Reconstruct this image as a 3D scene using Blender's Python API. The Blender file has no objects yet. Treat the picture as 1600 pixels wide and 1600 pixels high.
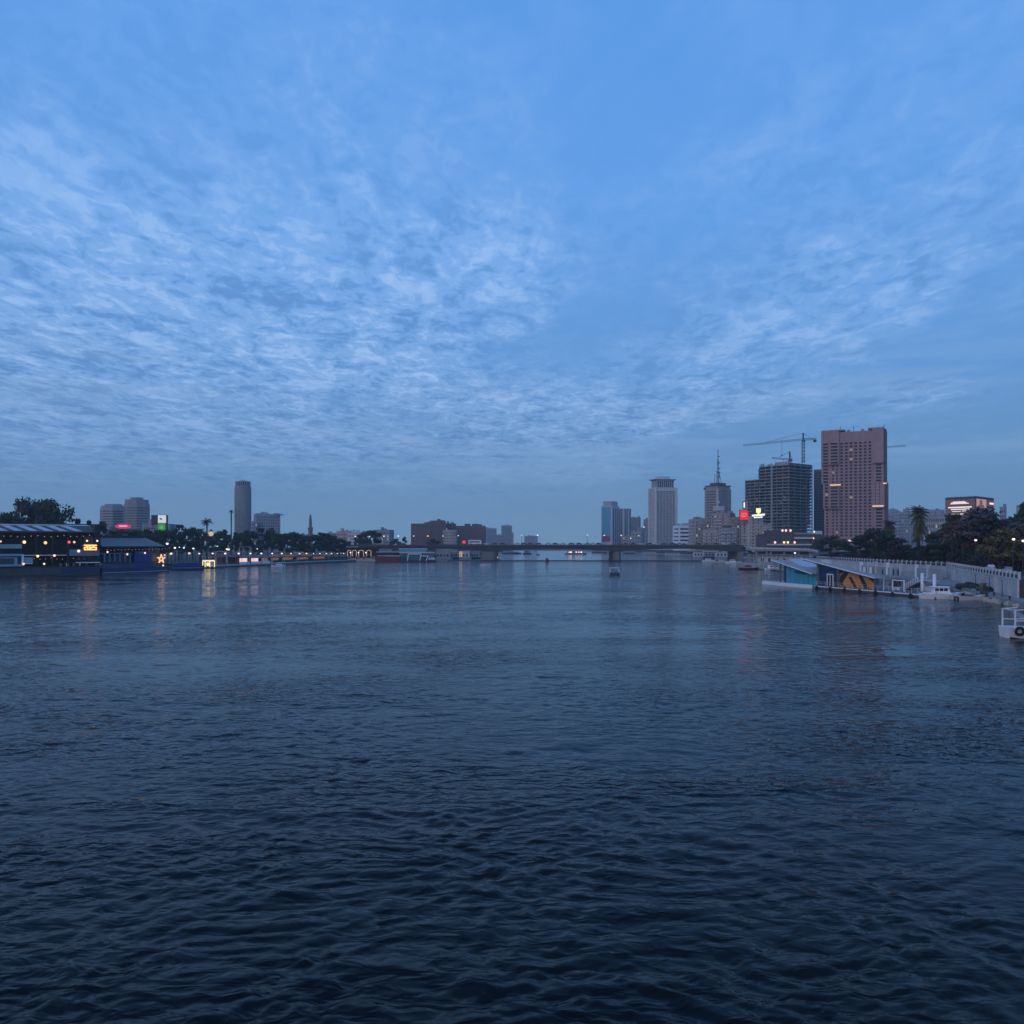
import bpy, math, random
import numpy as np
from mathutils import Vector, Matrix
random.seed(7)
SC = bpy.context.scene
COL = SC.collection
R = math.radians

# ------------------------------------------------------------------ camera
F = 1320.0 / 1600.0          # focal length in picture widths
HY = 852.0                   # row of the horizon in the photograph
CH = 10.5                    # eye height above the water: a bridge footway
cam_d = bpy.data.cameras.new('camera')
cam = bpy.data.objects.new('camera', cam_d)
COL.objects.link(cam)
cam.location = (0, 0, CH)
cam.rotation_euler = (R(90), 0, 0)
cam_d.sensor_width = 36
cam_d.lens = 36 * F
cam_d.shift_y = (HY - 800) / 1600.0
cam_d.clip_start = 0.5
cam_d.clip_end = 40000
SC.camera = cam

# ------------------------------------------------------------------ sky
SUN_EL, SUN_ROT = 3.0, 220.0     # just set, behind the left shoulder
world = bpy.data.worlds.new('World')
SC.world = world
world.use_nodes = True
wn = world.node_tree
wn.nodes.clear()
def N(tree, kind, **kw):
    n = tree.nodes.new(kind)
    for k, v in kw.items():
        if k.startswith('i_'):
            key = k[2:]
            n.inputs[int(key) if key.isdigit() else key].default_value = v
        else:
            setattr(n, k, v)
    return n
def L(tree, a, b):
    tree.links.new(a, b)
def M_(tree, op, a, b=None, c=None, clamp=False):
    n = tree.nodes.new('ShaderNodeMath'); n.operation = op; n.use_clamp = clamp
    for i, v in enumerate((a, b, c)):
        if v is None: continue
        if isinstance(v, (int, float)): n.inputs[i].default_value = v
        else: tree.links.new(v, n.inputs[i])
    return n.outputs[0]
def MIX(tree, fac, a, b, blend='MIX'):
    n = tree.nodes.new('ShaderNodeMix'); n.data_type = 'RGBA'; n.blend_type = blend
    for sock, v in ((n.inputs[0], fac), (n.inputs[6], a), (n.inputs[7], b)):
        if isinstance(v, (int, float)): sock.default_value = v
        elif isinstance(v, tuple): sock.default_value = (*v, 1) if len(v) == 3 else v
        else: tree.links.new(v, sock)
    return n.outputs[2]
def RAMP(tree, fac, stops, interp='LINEAR'):
    n = tree.nodes.new('ShaderNodeValToRGB'); cr = n.color_ramp; cr.interpolation = interp
    while len(cr.elements) < len(stops): cr.elements.new(0.5)
    for e, (p, c) in zip(cr.elements, stops):
        e.position = p
        e.color = (c, c, c, 1) if isinstance(c, (int, float)) else (*c, 1)
    tree.links.new(fac, n.inputs[0])
    return n.outputs[0]

sky = N(wn, 'ShaderNodeTexSky', sky_type='NISHITA', sun_disc=False,
        sun_elevation=R(SUN_EL), sun_rotation=R(SUN_ROT), altitude=30,
        air_density=1.0, dust_density=1.5, ozone_density=3.0)
tc = N(wn, 'ShaderNodeTexCoord')
sep = N(wn, 'ShaderNodeSeparateXYZ'); L(wn, tc.outputs['Generated'], sep.inputs[0])
dx, dy, dz = sep.outputs
el = M_(wn, 'MAXIMUM', dz, 0.0)
# evening air column: deep blue overhead, dull slate blue in the haze near the horizon
grad = RAMP(wn, el, [(0.0, (0.220, 0.380, 0.560)), (0.035, (0.190, 0.360, 0.570)), (0.09, (0.148, 0.325, 0.600)),
                     (0.20, (0.134, 0.345, 0.735)), (0.36, (0.130, 0.370, 0.850)), (0.60, (0.105, 0.340, 0.850)), (1.0, (0.070, 0.250, 0.700))])
nis = MIX(wn, 1.0, sky.outputs[0], (0.055, 0.085, 0.115), 'MULTIPLY')
base = MIX(wn, 0.12, grad, nis)
# a thin altocumulus sheet at constant height: direction / elevation gives the place on that sheet
inv = M_(wn, 'DIVIDE', 1.0, M_(wn, 'ADD', el, 0.045))
pu = M_(wn, 'MULTIPLY', dx, inv); pv = M_(wn, 'MULTIPLY', dy, inv)
cmb = N(wn, 'ShaderNodeCombineXYZ'); L(wn, pu, cmb.inputs[0]); L(wn, pv, cmb.inputs[1])
def cl_noise(scale, stretch, rot, detail, rough, dist, off=(0, 0, 0)):
    mp = N(wn, 'ShaderNodeMapping'); L(wn, cmb.outputs[0], mp.inputs[0])
    mp.inputs['Rotation'].default_value = (0, 0, rot); mp.inputs['Scale'].default_value = (1, stretch, 1)
    mp.inputs['Location'].default_value = off
    n = N(wn, 'ShaderNodeTexNoise', i_Scale=scale, i_Detail=detail, i_Roughness=rough, i_Distortion=dist)
    L(wn, mp.outputs[0], n.inputs['Vector'])
    return n.outputs[0]
cover = cl_noise(0.75, 0.55, R(-14), 4, 0.55, 0.3, (3.1, 0.4, 0))
billow = cl_noise(7.5, 0.60, R(-12), 6, 0.60, 0.7, (1.3, 2.2, 0))
fine = cl_noise(18.0, 0.65, R(-20), 5, 0.62, 0.8, (0.2, 5.2, 0))
leftness = M_(wn, 'MULTIPLY', pu, -0.072)
lowness = M_(wn, 'MULTIPLY', M_(wn, 'SUBTRACT', 0.40, el), 0.40)
cov = M_(wn, 'ADD', M_(wn, 'ADD', cover, leftness), lowness)
covm = RAMP(wn, cov, [(0.35, 0.0), (0.66, 1.0)], 'EASE')
clot = cl_noise(2.3, 0.45, R(6), 4, 0.55, 0.8, (6.3, 1.2, 0))
body = M_(wn, 'ADD', M_(wn, 'ADD', M_(wn, 'MULTIPLY', billow, 0.44), M_(wn, 'MULTIPLY', fine, 0.30)), M_(wn, 'MULTIPLY', clot, 0.26))
wisps = RAMP(wn, body, [(0.43, 0.0), (0.51, 0.30), (0.57, 0.75), (0.64, 1.0)], 'EASE')
shade = RAMP(wn, body, [(0.38, 1.0), (0.50, 0.0)], 'EASE')
el_bright = RAMP(wn, el, [(0.0, 0.0), (0.05, 0.06), (0.11, 0.50), (0.20, 0.92), (0.32, 0.78), (0.44, 0.46), (0.62, 0.34)])
wfac = M_(wn, 'MULTIPLY', M_(wn, 'MULTIPLY', wisps, el_bright), M_(wn, 'ADD', M_(wn, 'MULTIPLY', covm, 0.92), 0.08), clamp=True)
el_sh = RAMP(wn, el, [(0.02, 0.0), (0.08, 0.75), (0.28, 0.50), (0.50, 0.14)])
sfac = M_(wn, 'MULTIPLY', M_(wn, 'MULTIPLY', shade, el_sh), covm, clamp=True)
veil = M_(wn, 'MULTIPLY', covm, RAMP(wn, el, [(0.05, 0.0), (0.2, 0.22), (0.6, 0.30)]))
c1 = MIX(wn, veil, base, (0.20, 0.43, 0.84))
c2 = MIX(wn, sfac, c1, (0.098, 0.225, 0.500))
c3 = MIX(wn, wfac, c2, (0.38, 0.58, 0.93))
# long thin stratus streaks lying low over the city
lo_v = N(wn, 'ShaderNodeCombineXYZ'); L(wn, M_(wn, 'MULTIPLY', dx, 2.2), lo_v.inputs[0]); L(wn, M_(wn, 'MULTIPLY', el, 26.0), lo_v.inputs[1]); L(wn, dy, lo_v.inputs[2])
lo_n = N(wn, 'ShaderNodeTexNoise', i_Scale=1.5, i_Detail=6.0, i_Roughness=0.55, i_Distortion=0.4); L(wn, lo_v.outputs[0], lo_n.inputs['Vector'])
lo_f = M_(wn, 'MULTIPLY', RAMP(wn, lo_n.outputs[0], [(0.48, 0.0), (0.66, 1.0)], 'EASE'), RAMP(wn, el, [(0.04, 0.0), (0.11, 0.45), (0.16, 0.34), (0.24, 0.0)]))
c3 = MIX(wn, lo_f, c3, (0.28, 0.45, 0.70))
bg = N(wn, 'ShaderNodeBackground', i_Strength=1.0)
L(wn, c3, bg.inputs[0])
wo = N(wn, 'ShaderNodeOutputWorld'); L(wn, bg.outputs[0], wo.inputs[0])

# ------------------------------------------------------------------ sun (already gone: a broad weak afterglow)
sd = bpy.data.lights.new('sun', 'SUN'); sd.energy = 0.8; sd.angle = R(60); sd.color = (1.0, 0.74, 0.62)
so = bpy.data.objects.new('sun', sd); COL.objects.link(so)
so.rotation_euler = (R(90 - 16), 0, R(180 - SUN_ROT))     # light travels from the sun_rotation azimuth
# ------------------------------------------------------------------ exposure, render
SC.view_settings.view_transform = 'Standard'
SC.view_settings.look = 'None'
SC.view_settings.gamma = 1.0
SC.view_settings.exposure = 0.09
SC.view_settings.use_curve_mapping = False
SC.render.engine = 'CYCLES'
SC.cycles.use_denoising = True
SC.cycles.max_bounces = 6
SC.cycles.diffuse_bounces = 2
SC.cycles.glossy_bounces = 2
SC.cycles.transmission_bounces = 2
SC.cycles.volume_bounces = 0
SC.cycles.transparent_max_bounces = 6
SC.cycles.sample_clamp_indirect = 4.0
# ------------------------------------------------------------------ materials
MATS = {}
def mat(name, col, rough=0.7, var=0.18, scale=1.5, metal=0.0, bump=0.0, streak=False, spec=None, emit=None, es=0.0, rnd=0.0, coat=0.0):
    """procedural paint/plaster/metal: base colour broken up by two noise scales (and vertical rain streaks)"""
    if name in MATS: return MATS[name]
    m = bpy.data.materials.new(name); MATS[name] = m; m.use_nodes = True
    t = m.node_tree; t.nodes.clear()
    out = N(t, 'ShaderNodeOutputMaterial'); p = N(t, 'ShaderNodeBsdfPrincipled')
    L(t, p.outputs[0], out.inputs[0])
    p.inputs['Roughness'].default_value = rough; p.inputs['Metallic'].default_value = metal
    if spec is not None: p.inputs['Specular IOR Level'].default_value = spec
    if coat: p.inputs['Coat Weight'].default_value = coat
    g = N(t, 'ShaderNodeNewGeometry')
    n1 = N(t, 'ShaderNodeTexNoise', i_Scale=scale, i_Detail=5.0, i_Roughness=0.6)
    L(t, g.outputs['Position'], n1.inputs['Vector'])
    n2 = N(t, 'ShaderNodeTexNoise', i_Scale=scale * 0.13, i_Detail=3.0)
    if streak:
        mp = N(t, 'ShaderNodeMapping'); mp.inputs['Scale'].default_value = (3, 3, 0.25)
        L(t, g.outputs['Position'], mp.inputs[0]); L(t, mp.outputs[0], n2.inputs['Vector'])
    else:
        L(t, g.outputs['Position'], n2.inputs['Vector'])
    s = M_(t, 'ADD', M_(t, 'MULTIPLY', n1.outputs[0], 0.55), M_(t, 'MULTIPLY', n2.outputs[0], 0.45))
    lo = tuple(c * (1 - var * 1.6) for c in col); hi = tuple(min(1, c * (1 + var * 1.6)) for c in col)
    c = RAMP(t, s, [(0.30, lo), (0.70, hi)])
    if rnd:
        oi = N(t, 'ShaderNodeObjectInfo')
        k = M_(t, 'ADD', M_(t, 'MULTIPLY', oi.outputs['Random'], 2 * rnd), 1 - rnd)
        kc = N(t, 'ShaderNodeCombineColor'); 
        for i in range(3): L(t, k, kc.inputs[i])
        c = MIX(t, 1.0, c, kc.outputs[0], 'MULTIPLY')
    L(t, c, p.inputs['Base Color'])
    if bump:
        b = N(t, 'ShaderNodeBump', i_Strength=bump, i_Distance=0.05); L(t, n1.outputs[0], b.inputs['Height']); L(t, b.outputs[0], p.inputs['Normal'])
    if emit:
        p.inputs['Emission Color'].default_value = (*emit, 1); p.inputs['Emission Strength'].default_value = es
    return m
def glow(name, col, s):
    """a lamp or lit screen"""
    if name in MATS: return MATS[name]
    m = bpy.data.materials.new(name); MATS[name] = m; m.use_nodes = True
    t = m.node_tree; t.nodes.clear()
    out = N(t, 'ShaderNodeOutputMaterial'); e = N(t, 'ShaderNodeEmission'); e.inputs[0].default_value = (*col, 1); e.inputs[1].default_value = s
    L(t, e.outputs[0], out.inputs[0]); return m

# ------------------------------------------------------------------ mesh builder
class MB:
    def __init__(s): s.v = []; s.f = []; s.sm = False
    def add(s, vs, fs):
        o = len(s.v); s.v += [tuple(p) for p in vs]; s.f += [tuple(i + o for i in f) for f in fs]; return s
    def box(s, x0, x1, y0, y1, z0, z1):
        return s.add([(x0,y0,z0),(x1,y0,z0),(x1,y1,z0),(x0,y1,z0),(x0,y0,z1),(x1,y0,z1),(x1,y1,z1),(x0,y1,z1)],
                     [(3,2,1,0),(4,5,6,7),(0,1,5,4),(1,2,6,5),(2,3,7,6),(3,0,4,7)])
    def prism(s, pts, z0, z1, pts2=None):
        """polygon in plan (counter-clockwise), extruded z0..z1, optional different top outline"""
        n = len(pts); q = pts2 or pts
        vs = [(x, y, z0) for x, y in pts] + [(x, y, z1) for x, y in q]
        fs = [tuple(range(n - 1, -1, -1)), tuple(range(n, 2 * n))] + [(i, (i + 1) % n, n + (i + 1) % n, n + i) for i in range(n)]
        return s.add(vs, fs)
    def slab(s, pts, y0, y1):
        """polygon in x,z (counter-clockwise seen from -y), extruded along y"""
        n = len(pts)
        vs = [(x, y0, z) for x, z in pts] + [(x, y1, z) for x, z in pts]
        fs = [tuple(range(n)), tuple(range(2 * n - 1, n - 1, -1))] + [(i, n + i, n + (i + 1) % n, (i + 1) % n) for i in range(n)]
        return s.add(vs, fs)
    def bar(s, a, b, w, h=None):
        """square bar between two points"""
        a = Vector(a); b = Vector(b); d = (b - a)
        if d.length < 1e-6: return s
        d.normalize(); up = Vector((0, 0, 1)) if abs(d.z) < 0.9 else Vector((0, 1, 0))
        sx = d.cross(up).normalized(); sy = sx.cross(d).normalized(); h = h or w
        c = [(-1, -1), (1, -1), (1, 1), (-1, 1)]
        vs = [a + sx * (i * w / 2) + sy * (j * h / 2) for i, j in c] + [b + sx * (i * w / 2) + sy * (j * h / 2) for i, j in c]
        return s.add(vs, [(3,2,1,0),(4,5,6,7),(0,1,5,4),(1,2,6,5),(2,3,7,6),(3,0,4,7)])
    def tube(s, path, rad, n=6):
        rings = []
        for k, p in enumerate(path):
            p = Vector(p); r = rad[k] if isinstance(rad, (list, tuple)) else rad
            d = (Vector(path[min(k + 1, len(path) - 1)]) - Vector(path[max(k - 1, 0)])).normalized()
            up = Vector((0, 0, 1)) if abs(d.z) < 0.9 else Vector((0, 1, 0))
            sx = d.cross(up).normalized(); sy = sx.cross(d)
            rings.append([p + sx * (r * math.cos(t * 2 * math.pi / n)) + sy * (r * math.sin(t * 2 * math.pi / n)) for t in range(n)])
        vs = [q for r_ in rings for q in r_]; fs = []
        for k in range(len(path) - 1):
            for t in range(n): fs.append((k*n+t, k*n+(t+1)%n, (k+1)*n+(t+1)%n, (k+1)*n+t))
        fs += [tuple(range(n - 1, -1, -1)), tuple(range(len(vs) - n, len(vs)))]
        return s.add(vs, fs)
    def lathe(s, prof, n=16, cx=0, cy=0, sx=1, sy=1, a0=0):
        """profile [(r,z)...] bottom to top round the z axis"""
        vs = []; m = len(prof)
        for r, z in prof:
            for t in range(n):
                a = a0 + t * 2 * math.pi / n; vs.append((cx + sx * r * math.cos(a), cy + sy * r * math.sin(a), z))
        fs = [(k*n+t, k*n+(t+1)%n, (k+1)*n+(t+1)%n, (k+1)*n+t) for k in range(m - 1) for t in range(n)]
        fs += [tuple(range(n - 1, -1, -1)), tuple(range((m - 1) * n, m * n))]
        return s.add(vs, fs)
    def ball(s, c, r, n=8, m=6, sz=1.0):
        prof = [(r * math.sin(math.pi * k / m) if 0 < k < m else r * 0.02, c[2] - sz * r * math.cos(math.pi * k / m)) for k in range(m + 1)]
        return s.lathe(prof, n, c[0], c[1])
    def hull(s, L_, W, H, sheer=0.3, draft=0.4, bow=0.35, stern=0.8, n=9, tumble=0.75):
        """boat hull along +x (bow), centred, waterline z=0"""
        vs = []
        for k in range(n):
            u = k / (n - 1); x = (u - 0.5) * L_
            if u > 1 - bow: w = W / 2 * math.sqrt(max(0.0, 1 - ((u - (1 - bow)) / bow) ** 2)) + 0.02
            else: w = W / 2 * (stern + (1 - stern) * min(1, u / 0.3))
            z = H + sheer * (2 * u - 1) ** 2 * (1.4 if u > 0.5 else 0.5)
            xb = x * (1 if u < 0.6 else 1 - 0.10 * (u - 0.6) / 0.4)
            vs += [(xb, -w * tumble * 0.6, -draft), (xb, -w * tumble, 0), (x, -w, z), (x, w, z), (xb, w * tumble, 0), (xb, w * tumble * 0.6, -draft)]
        fs = []
        for k in range(n - 1):
            a = 6 * k; b = a + 6
            for j in range(6): fs.append((a + j, a + (j + 1) % 6, b + (j + 1) % 6, b + j)[::-1])
        fs += [(0, 1, 2, 3, 4, 5), tuple(6 * (n - 1) + j for j in (5, 4, 3, 2, 1, 0))]
        return s.add(vs, fs)
    def mesh(s, name, m=None, smooth=False):
        me = bpy.data.meshes.new(name); me.from_pydata(s.v, [], s.f); me.update()
        if m: me.materials.append(m)
        if smooth:
            for p in me.polygons: p.use_smooth = True
        return me
    def build(s, name, m, parent=None, smooth=False, loc=None, rz=0):
        return obj(name, s.mesh(name, m, smooth), parent, loc, rz)
def obj(name, me, parent=None, loc=None, rz=0, scale=None):
    o = bpy.data.objects.new(name, me); COL.objects.link(o)
    if parent: o.parent = parent
    if loc: o.location = loc
    if rz: o.rotation_euler = (0, 0, rz)
    if scale: o.scale = scale
    return o
def thing(name, label, cat, loc=(0, 0, 0), rz=0, group=None):
    o = bpy.data.objects.new(name, None); COL.objects.link(o); o.location = loc; o.rotation_euler = (0, 0, rz)
    o.empty_display_size = 0.5
    return tag(o, label, cat, group)
def tag(o, label, cat=None, group=None, kind=None):
    o['label'] = label
    if cat: o['category'] = cat
    if group: o['group'] = group
    if kind: o['kind'] = kind
    return o
def struct(o, kind='structure'):
    o['kind'] = kind; return o
def dup(root, loc, rz=None, label=None, scale=None, group=None):
    r = root.copy(); COL.objects.link(r); r.location = loc
    if rz is not None: r.rotation_euler = (0, 0, rz)
    if scale is not None: r.scale = scale if isinstance(scale, tuple) else (scale,) * 3
    if label: r['label'] = label
    if group: r['group'] = group
    for ch in root.children:
        c = ch.copy(); COL.objects.link(c); c.parent = r
        for g in ch.children:
            d = g.copy(); COL.objects.link(d); d.parent = c
    return r
# picture column / row of the photograph at ground distance D -> metres (used once, to survey the place)
def X(px, D): return (px - 800.0) / 1320.0 * D
def Z(py, D): return CH - (py - HY) / 1320.0 * D
def DW(py): return CH * 1320.0 / (py - HY)        # distance of a waterline row
UNIT = {}
def unit_box(m):
    if m.name not in UNIT: UNIT[m.name] = MB().box(-.5, .5, 0, 1, 0, 1).mesh('piece', m)
    return UNIT[m.name]
def piece(name, m, parent, x0, x1, y0, y1, z0, z1):
    """a box-shaped part that shares one mesh per material"""
    return obj(name, unit_box(m), parent, ((x0 + x1) / 2, y0, z0), 0, (x1 - x0, y1 - y0, z1 - z0))
def facade(mb, x0, x1, z0, z1, cols, rows, y=0.0, rev=0.3, skip=None):
    """front wall at y with real openings: cols/rows are (a,b) intervals of the openings; reveals rev deep"""
    xs = sorted({x0, x1, *[q for c in cols for q in c]}); zs = sorted({z0, z1, *[q for r in rows for q in r]})
    cs = {c: k for k, c in enumerate(cols)}; rs = {r: k for k, r in enumerate(rows)}; holes = []
    for j in range(len(zs) - 1):
        run = None
        for i in range(len(xs) - 1):
            c = (xs[i], xs[i + 1]); r = (zs[j], zs[j + 1])
            hole = c in cs and r in rs and not (skip and skip(cs[c], rs[r]))
            if hole:
                a, b = c; d, e = r; holes.append((a, b, d, e, cs[c], rs[r]))
                mb.add([(a,y,d),(b,y,d),(b,y,e),(a,y,e),(a,y+rev,d),(b,y+rev,d),(b,y+rev,e),(a,y+rev,e)],
                       [(0,1,5,4),(1,2,6,5),(2,3,7,6),(3,0,4,7)])
                if run is not None: mb.add([(run,y,d),(a,y,d),(a,y,e),(run,y,e)], [(0,1,2,3)]); run = None
            elif run is None: run = c[0]
        if run is not None: mb.add([(run,y,zs[j]),(x1,y,zs[j]),(x1,y,zs[j+1]),(run,y,zs[j+1])], [(0,1,2,3)])
    return holes
def spread(a, b, n, frac=0.6):
    """n openings spread evenly over a..b, each frac of its bay"""
    w = (b - a) / n
    return [(round(a + w * (k + .5 - frac / 2), 3), round(a + w * (k + .5 + frac / 2), 3)) for k in range(n)]
# ------------------------------------------------------------------ water
def make_water():
    rng = np.random.default_rng(3)
    nx = 700
    yy = np.concatenate([np.linspace(-60, 11, 24), 11.2 * np.exp(np.linspace(0, math.log(520 / 11.2), 860)), 520 * np.exp(np.linspace(0.01, math.log(4000 / 520), 60))])
    ny = len(yy); ss = np.linspace(-1, 1, nx)
    half = 26 + 0.74 * np.maximum(yy, 0)
    Xg = ss[None, :] * half[:, None]; Yg = np.repeat(yy[:, None], nx, 1)
    sp = np.maximum(2 * half / nx, np.gradient(yy))[:, None]
    def drift(n, l0, l1, st=0.55):     # smooth random field, streaks lie across the view as the current lines do
        f = 0.0
        for k in range(n):
            a = rng.uniform(0, 6.283); lam = l0 * (l1 / l0) ** rng.random()
            f = f + np.sin((Xg * math.cos(a) * st + Yg * math.sin(a)) * 6.283 / lam + rng.uniform(0, 6.283) + 1.3 * np.sin((Xg * .6 - Yg * .4) * 6.283 / (lam * 2.3) + k))
        return f / math.sqrt(n / 2)
    gust = np.clip(0.78 + 0.46 * drift(18, 12, 130), 0.14, 1.75)       # wind patches and slicks
    swell = np.clip(0.80 + 0.34 * drift(10, 20, 120), 0.22, 1.45)
    wob = 0.35 * drift(8, 5, 22, 1.0)
    Xw = Xg + 0.9 * drift(9, 6, 28, 1.0); Yw = Yg + 0.7 * drift(9, 6, 28, 1.0)      # crests wander with the current
    Zg = np.zeros_like(Xg)
    for k in range(130):
        lam = 0.32 * (17.0 ** (rng.random() ** 1.2)); th = R(102) + rng.normal(0, 0.85); ph = rng.uniform(0, 6.28)
        slope = 0.027 if lam < 1.0 else 0.018 if lam < 2.2 else 0.008
        amp = slope * lam / 6.283
        kx, ky = math.cos(th) * 6.283 / lam, math.sin(th) * 6.283 / lam
        fade = np.clip((lam / sp - 2.0) / 1.5, 0, 1)
        s_ = np.sin(kx * Xw + ky * Yw + ph + wob * min(3.0, 2.2 / lam + .6))
        w = (np.exp(0.9 * s_) - 1.21) * 0.85                          # peaked crests, flat troughs
        Zg += amp * fade * w * (gust if lam < 1.8 else swell)
    Zg -= Zg.mean()
    co = np.stack([Xg, Yg, Zg], -1).reshape(-1, 3).astype(np.float32)
    i = np.arange(ny * nx).reshape(ny, nx)
    q = np.stack([i[:-1, :-1], i[:-1, 1:], i[1:, 1:], i[1:, :-1]], -1).reshape(-1, 4)
    me = bpy.data.meshes.new('river')
    me.vertices.add(len(co)); me.vertices.foreach_set('co', co.ravel())
    me.loops.add(q.size); me.loops.foreach_set('vertex_index', q.ravel().astype(np.int32))
    me.polygons.add(len(q)); me.polygons.foreach_set('loop_start', np.arange(0, q.size, 4, dtype=np.int32))
    me.polygons.foreach_set('use_smooth', np.ones(len(q), dtype=bool))
    me.update(); me.validate()
    m = bpy.data.materials.new('river_water'); m.use_nodes = True; t = m.node_tree; t.nodes.clear()
    out = N(t, 'ShaderNodeOutputMaterial'); p = N(t, 'ShaderNodeBsdfPrincipled'); L(t, p.outputs[0], out.inputs[0])
    g = N(t, 'ShaderNodeNewGeometry')
    nz = N(t, 'ShaderNodeTexNoise', i_Scale=0.05, i_Detail=4.0); L(t, g.outputs['Position'], nz.inputs['Vector'])
    L(t, RAMP(t, nz.outputs[0], [(0.35, (0.005, 0.006, 0.007)), (0.7, (0.009, 0.009, 0.008))]), p.inputs['Base Color'])
    p.inputs['IOR'].default_value = 1.165; p.inputs['Roughness'].default_value = 0.06
    mp = N(t, 'ShaderNodeMapping'); mp.inputs['Scale'].default_value = (0.6, 1.0, 1.0); mp.inputs['Rotation'].default_value = (0, 0, R(12))
    L(t, g.outputs['Position'], mp.inputs[0])
    a = N(t, 'ShaderNodeTexNoise', i_Scale=1.7, i_Detail=2.0, i_Roughness=0.5, i_Distortion=0.5); L(t, mp.outputs[0], a.inputs['Vector'])
    mp2 = N(t, 'ShaderNodeMapping'); mp2.inputs['Scale'].default_value = (0.028, 0.075, 0.05); mp2.inputs['Rotation'].default_value = (0, 0, R(-8)); L(t, g.outputs['Position'], mp2.inputs[0])
    c = N(t, 'ShaderNodeTexNoise', i_Scale=1.0, i_Detail=4.0, i_Roughness=0.55, i_Distortion=0.8); L(t, mp2.outputs[0], c.inputs['Vector'])
    gust = RAMP(t, c.outputs[0], [(0.36, 0.22), (0.50, 0.7), (0.62, 1.6)])
    h = M_(t, 'MULTIPLY', a.outputs[0], gust)
    bp = N(t, 'ShaderNodeBump', i_Strength=1.0, i_Distance=0.16); L(t, h, bp.inputs['Height']); L(t, bp.outputs[0], p.inputs['Normal'])
    me.materials.append(m)
    o = obj('river', me); struct(o); o['label'] = 'wide dark blue rippled river filling the foreground'
make_water()
# the land below and beyond: one sheet to the horizon, under the river bed
g_ = MB().box(-4200, 4200, -120, 4100, -4.0, -3.0).build('ground', mat('ground_silt', (0.10, 0.09, 0.075), 0.9))
struct(g_)
# evening haze over the city
def make_haze():
    m = bpy.data.materials.new('evening_haze'); m.use_nodes = True; t = m.node_tree; t.nodes.clear()
    out = N(t, 'ShaderNodeOutputMaterial'); v = N(t, 'ShaderNodeVolumePrincipled')
    v.inputs['Color'].default_value = (0.95, 0.98, 0.99, 1); v.inputs['Density'].default_value = 0.00016
    v.inputs['Anisotropy'].default_value = 0.2
    L(t, v.outputs[0], out.inputs['Volume'])
    o = MB().box(-4300, 4300, -150, 4200, -5.0, 260).build('haze', m); struct(o, 'stuff')
    o['label'] = 'thin blue evening haze over the river and city'
make_haze()
# ------------------------------------------------------------------ palette
CONC = mat('concrete', (0.30, 0.29, 0.29), 0.85, 0.16, 0.9, streak=True)
CONC_D = mat('dark_concrete', (0.085, 0.080, 0.082), 0.85, 0.2, 0.8, streak=True)
CONC_L = mat('pale_concrete', (0.50, 0.49, 0.50), 0.8, 0.14, 0.8, streak=True)
STONE = mat('embankment_stone', (0.46, 0.43, 0.42), 0.9, 0.25, 1.3, bump=0.4)
STONE_P = mat('quay_stone', (0.42, 0.38, 0.34), 0.9, 0.25, 1.3, bump=0.4, rnd=0.3)
WHITE = mat('white_paint', (0.74, 0.75, 0.77), 0.5, 0.08, 1.2)
CREAM = mat('cream_render', (0.52, 0.46, 0.38), 0.85, 0.16, 0.4, streak=True)
GREYW = mat('grey_render', (0.27, 0.28, 0.31), 0.85, 0.16, 0.3, streak=True)
DUST = mat('dusty_render', (0.30, 0.265, 0.245), 0.9, 0.22, 0.35, streak=True)
DUST2 = mat('sandy_render', (0.38, 0.34, 0.30), 0.9, 0.22, 0.35, streak=True)
PINK = mat('pink_granite', (0.31, 0.185, 0.18), 0.8, 0.14, 0.25, streak=True)
REDBR = mat('red_brown_render', (0.15, 0.085, 0.085), 0.9, 0.15, 0.3, streak=True)
DARK = mat('dark_interior', (0.010, 0.013, 0.020), 0.8, 0.3, 0.8)
BROWN = mat('dark_timber', (0.034, 0.029, 0.030), 0.7, 0.25, 1.5)
STEEL = mat('grey_steel', (0.16, 0.17, 0.19), 0.5, 0.2, 2, metal=0.5)
STEEL_D = mat('dark_steel', (0.035, 0.037, 0.042), 0.6, 0.2, 2, metal=0.3)
GLASS = mat('dark_glass', (0.018, 0.022, 0.030), 0.12, 0.3, 1.0, rnd=0.5)
GLASS_B = mat('blue_glass', (0.03, 0.05, 0.085), 0.15, 0.3, 0.6, rnd=0.35)
PANE2 = mat('dim_windows', (0.040, 0.038, 0.048), 0.3, 0.3, 0.5)
PANE = mat('dim_window', (0.045, 0.042, 0.052), 0.3, 0.3, 0.5, rnd=0.6)
def _some_lit(m, thr, s):      # a few rooms with the light on
    t = m.node_tree; p = next(n for n in t.nodes if n.type == 'BSDF_PRINCIPLED'); oi = N(t, 'ShaderNodeObjectInfo')
    p.inputs['Emission Color'].default_value = (1, .78, .52, 1); L(t, M_(t, 'MULTIPLY', M_(t, 'GREATER_THAN', oi.outputs['Random'], thr), s), p.inputs['Emission Strength']); m.cycles.emission_sampling = 'NONE'
_some_lit(PANE, .965, .40)
TEALG = mat('teal_curtain_wall', (0.030, 0.25, 0.38), 0.3, 0.12, 0.1)
TEAL = mat('teal_paint', (0.045, 0.29, 0.40), 0.55, 0.16, 0.7, streak=True)
TEAL_P = mat('pale_teal_panel', (0.20, 0.36, 0.42), 0.5, 0.15, 0.8)
NAVY = mat('navy_paint', (0.012, 0.028, 0.10), 0.45, 0.25, 0.9)
BLUE = mat('royal_blue_paint', (0.012, 0.038, 0.20), 0.45, 0.2, 0.8)
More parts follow.
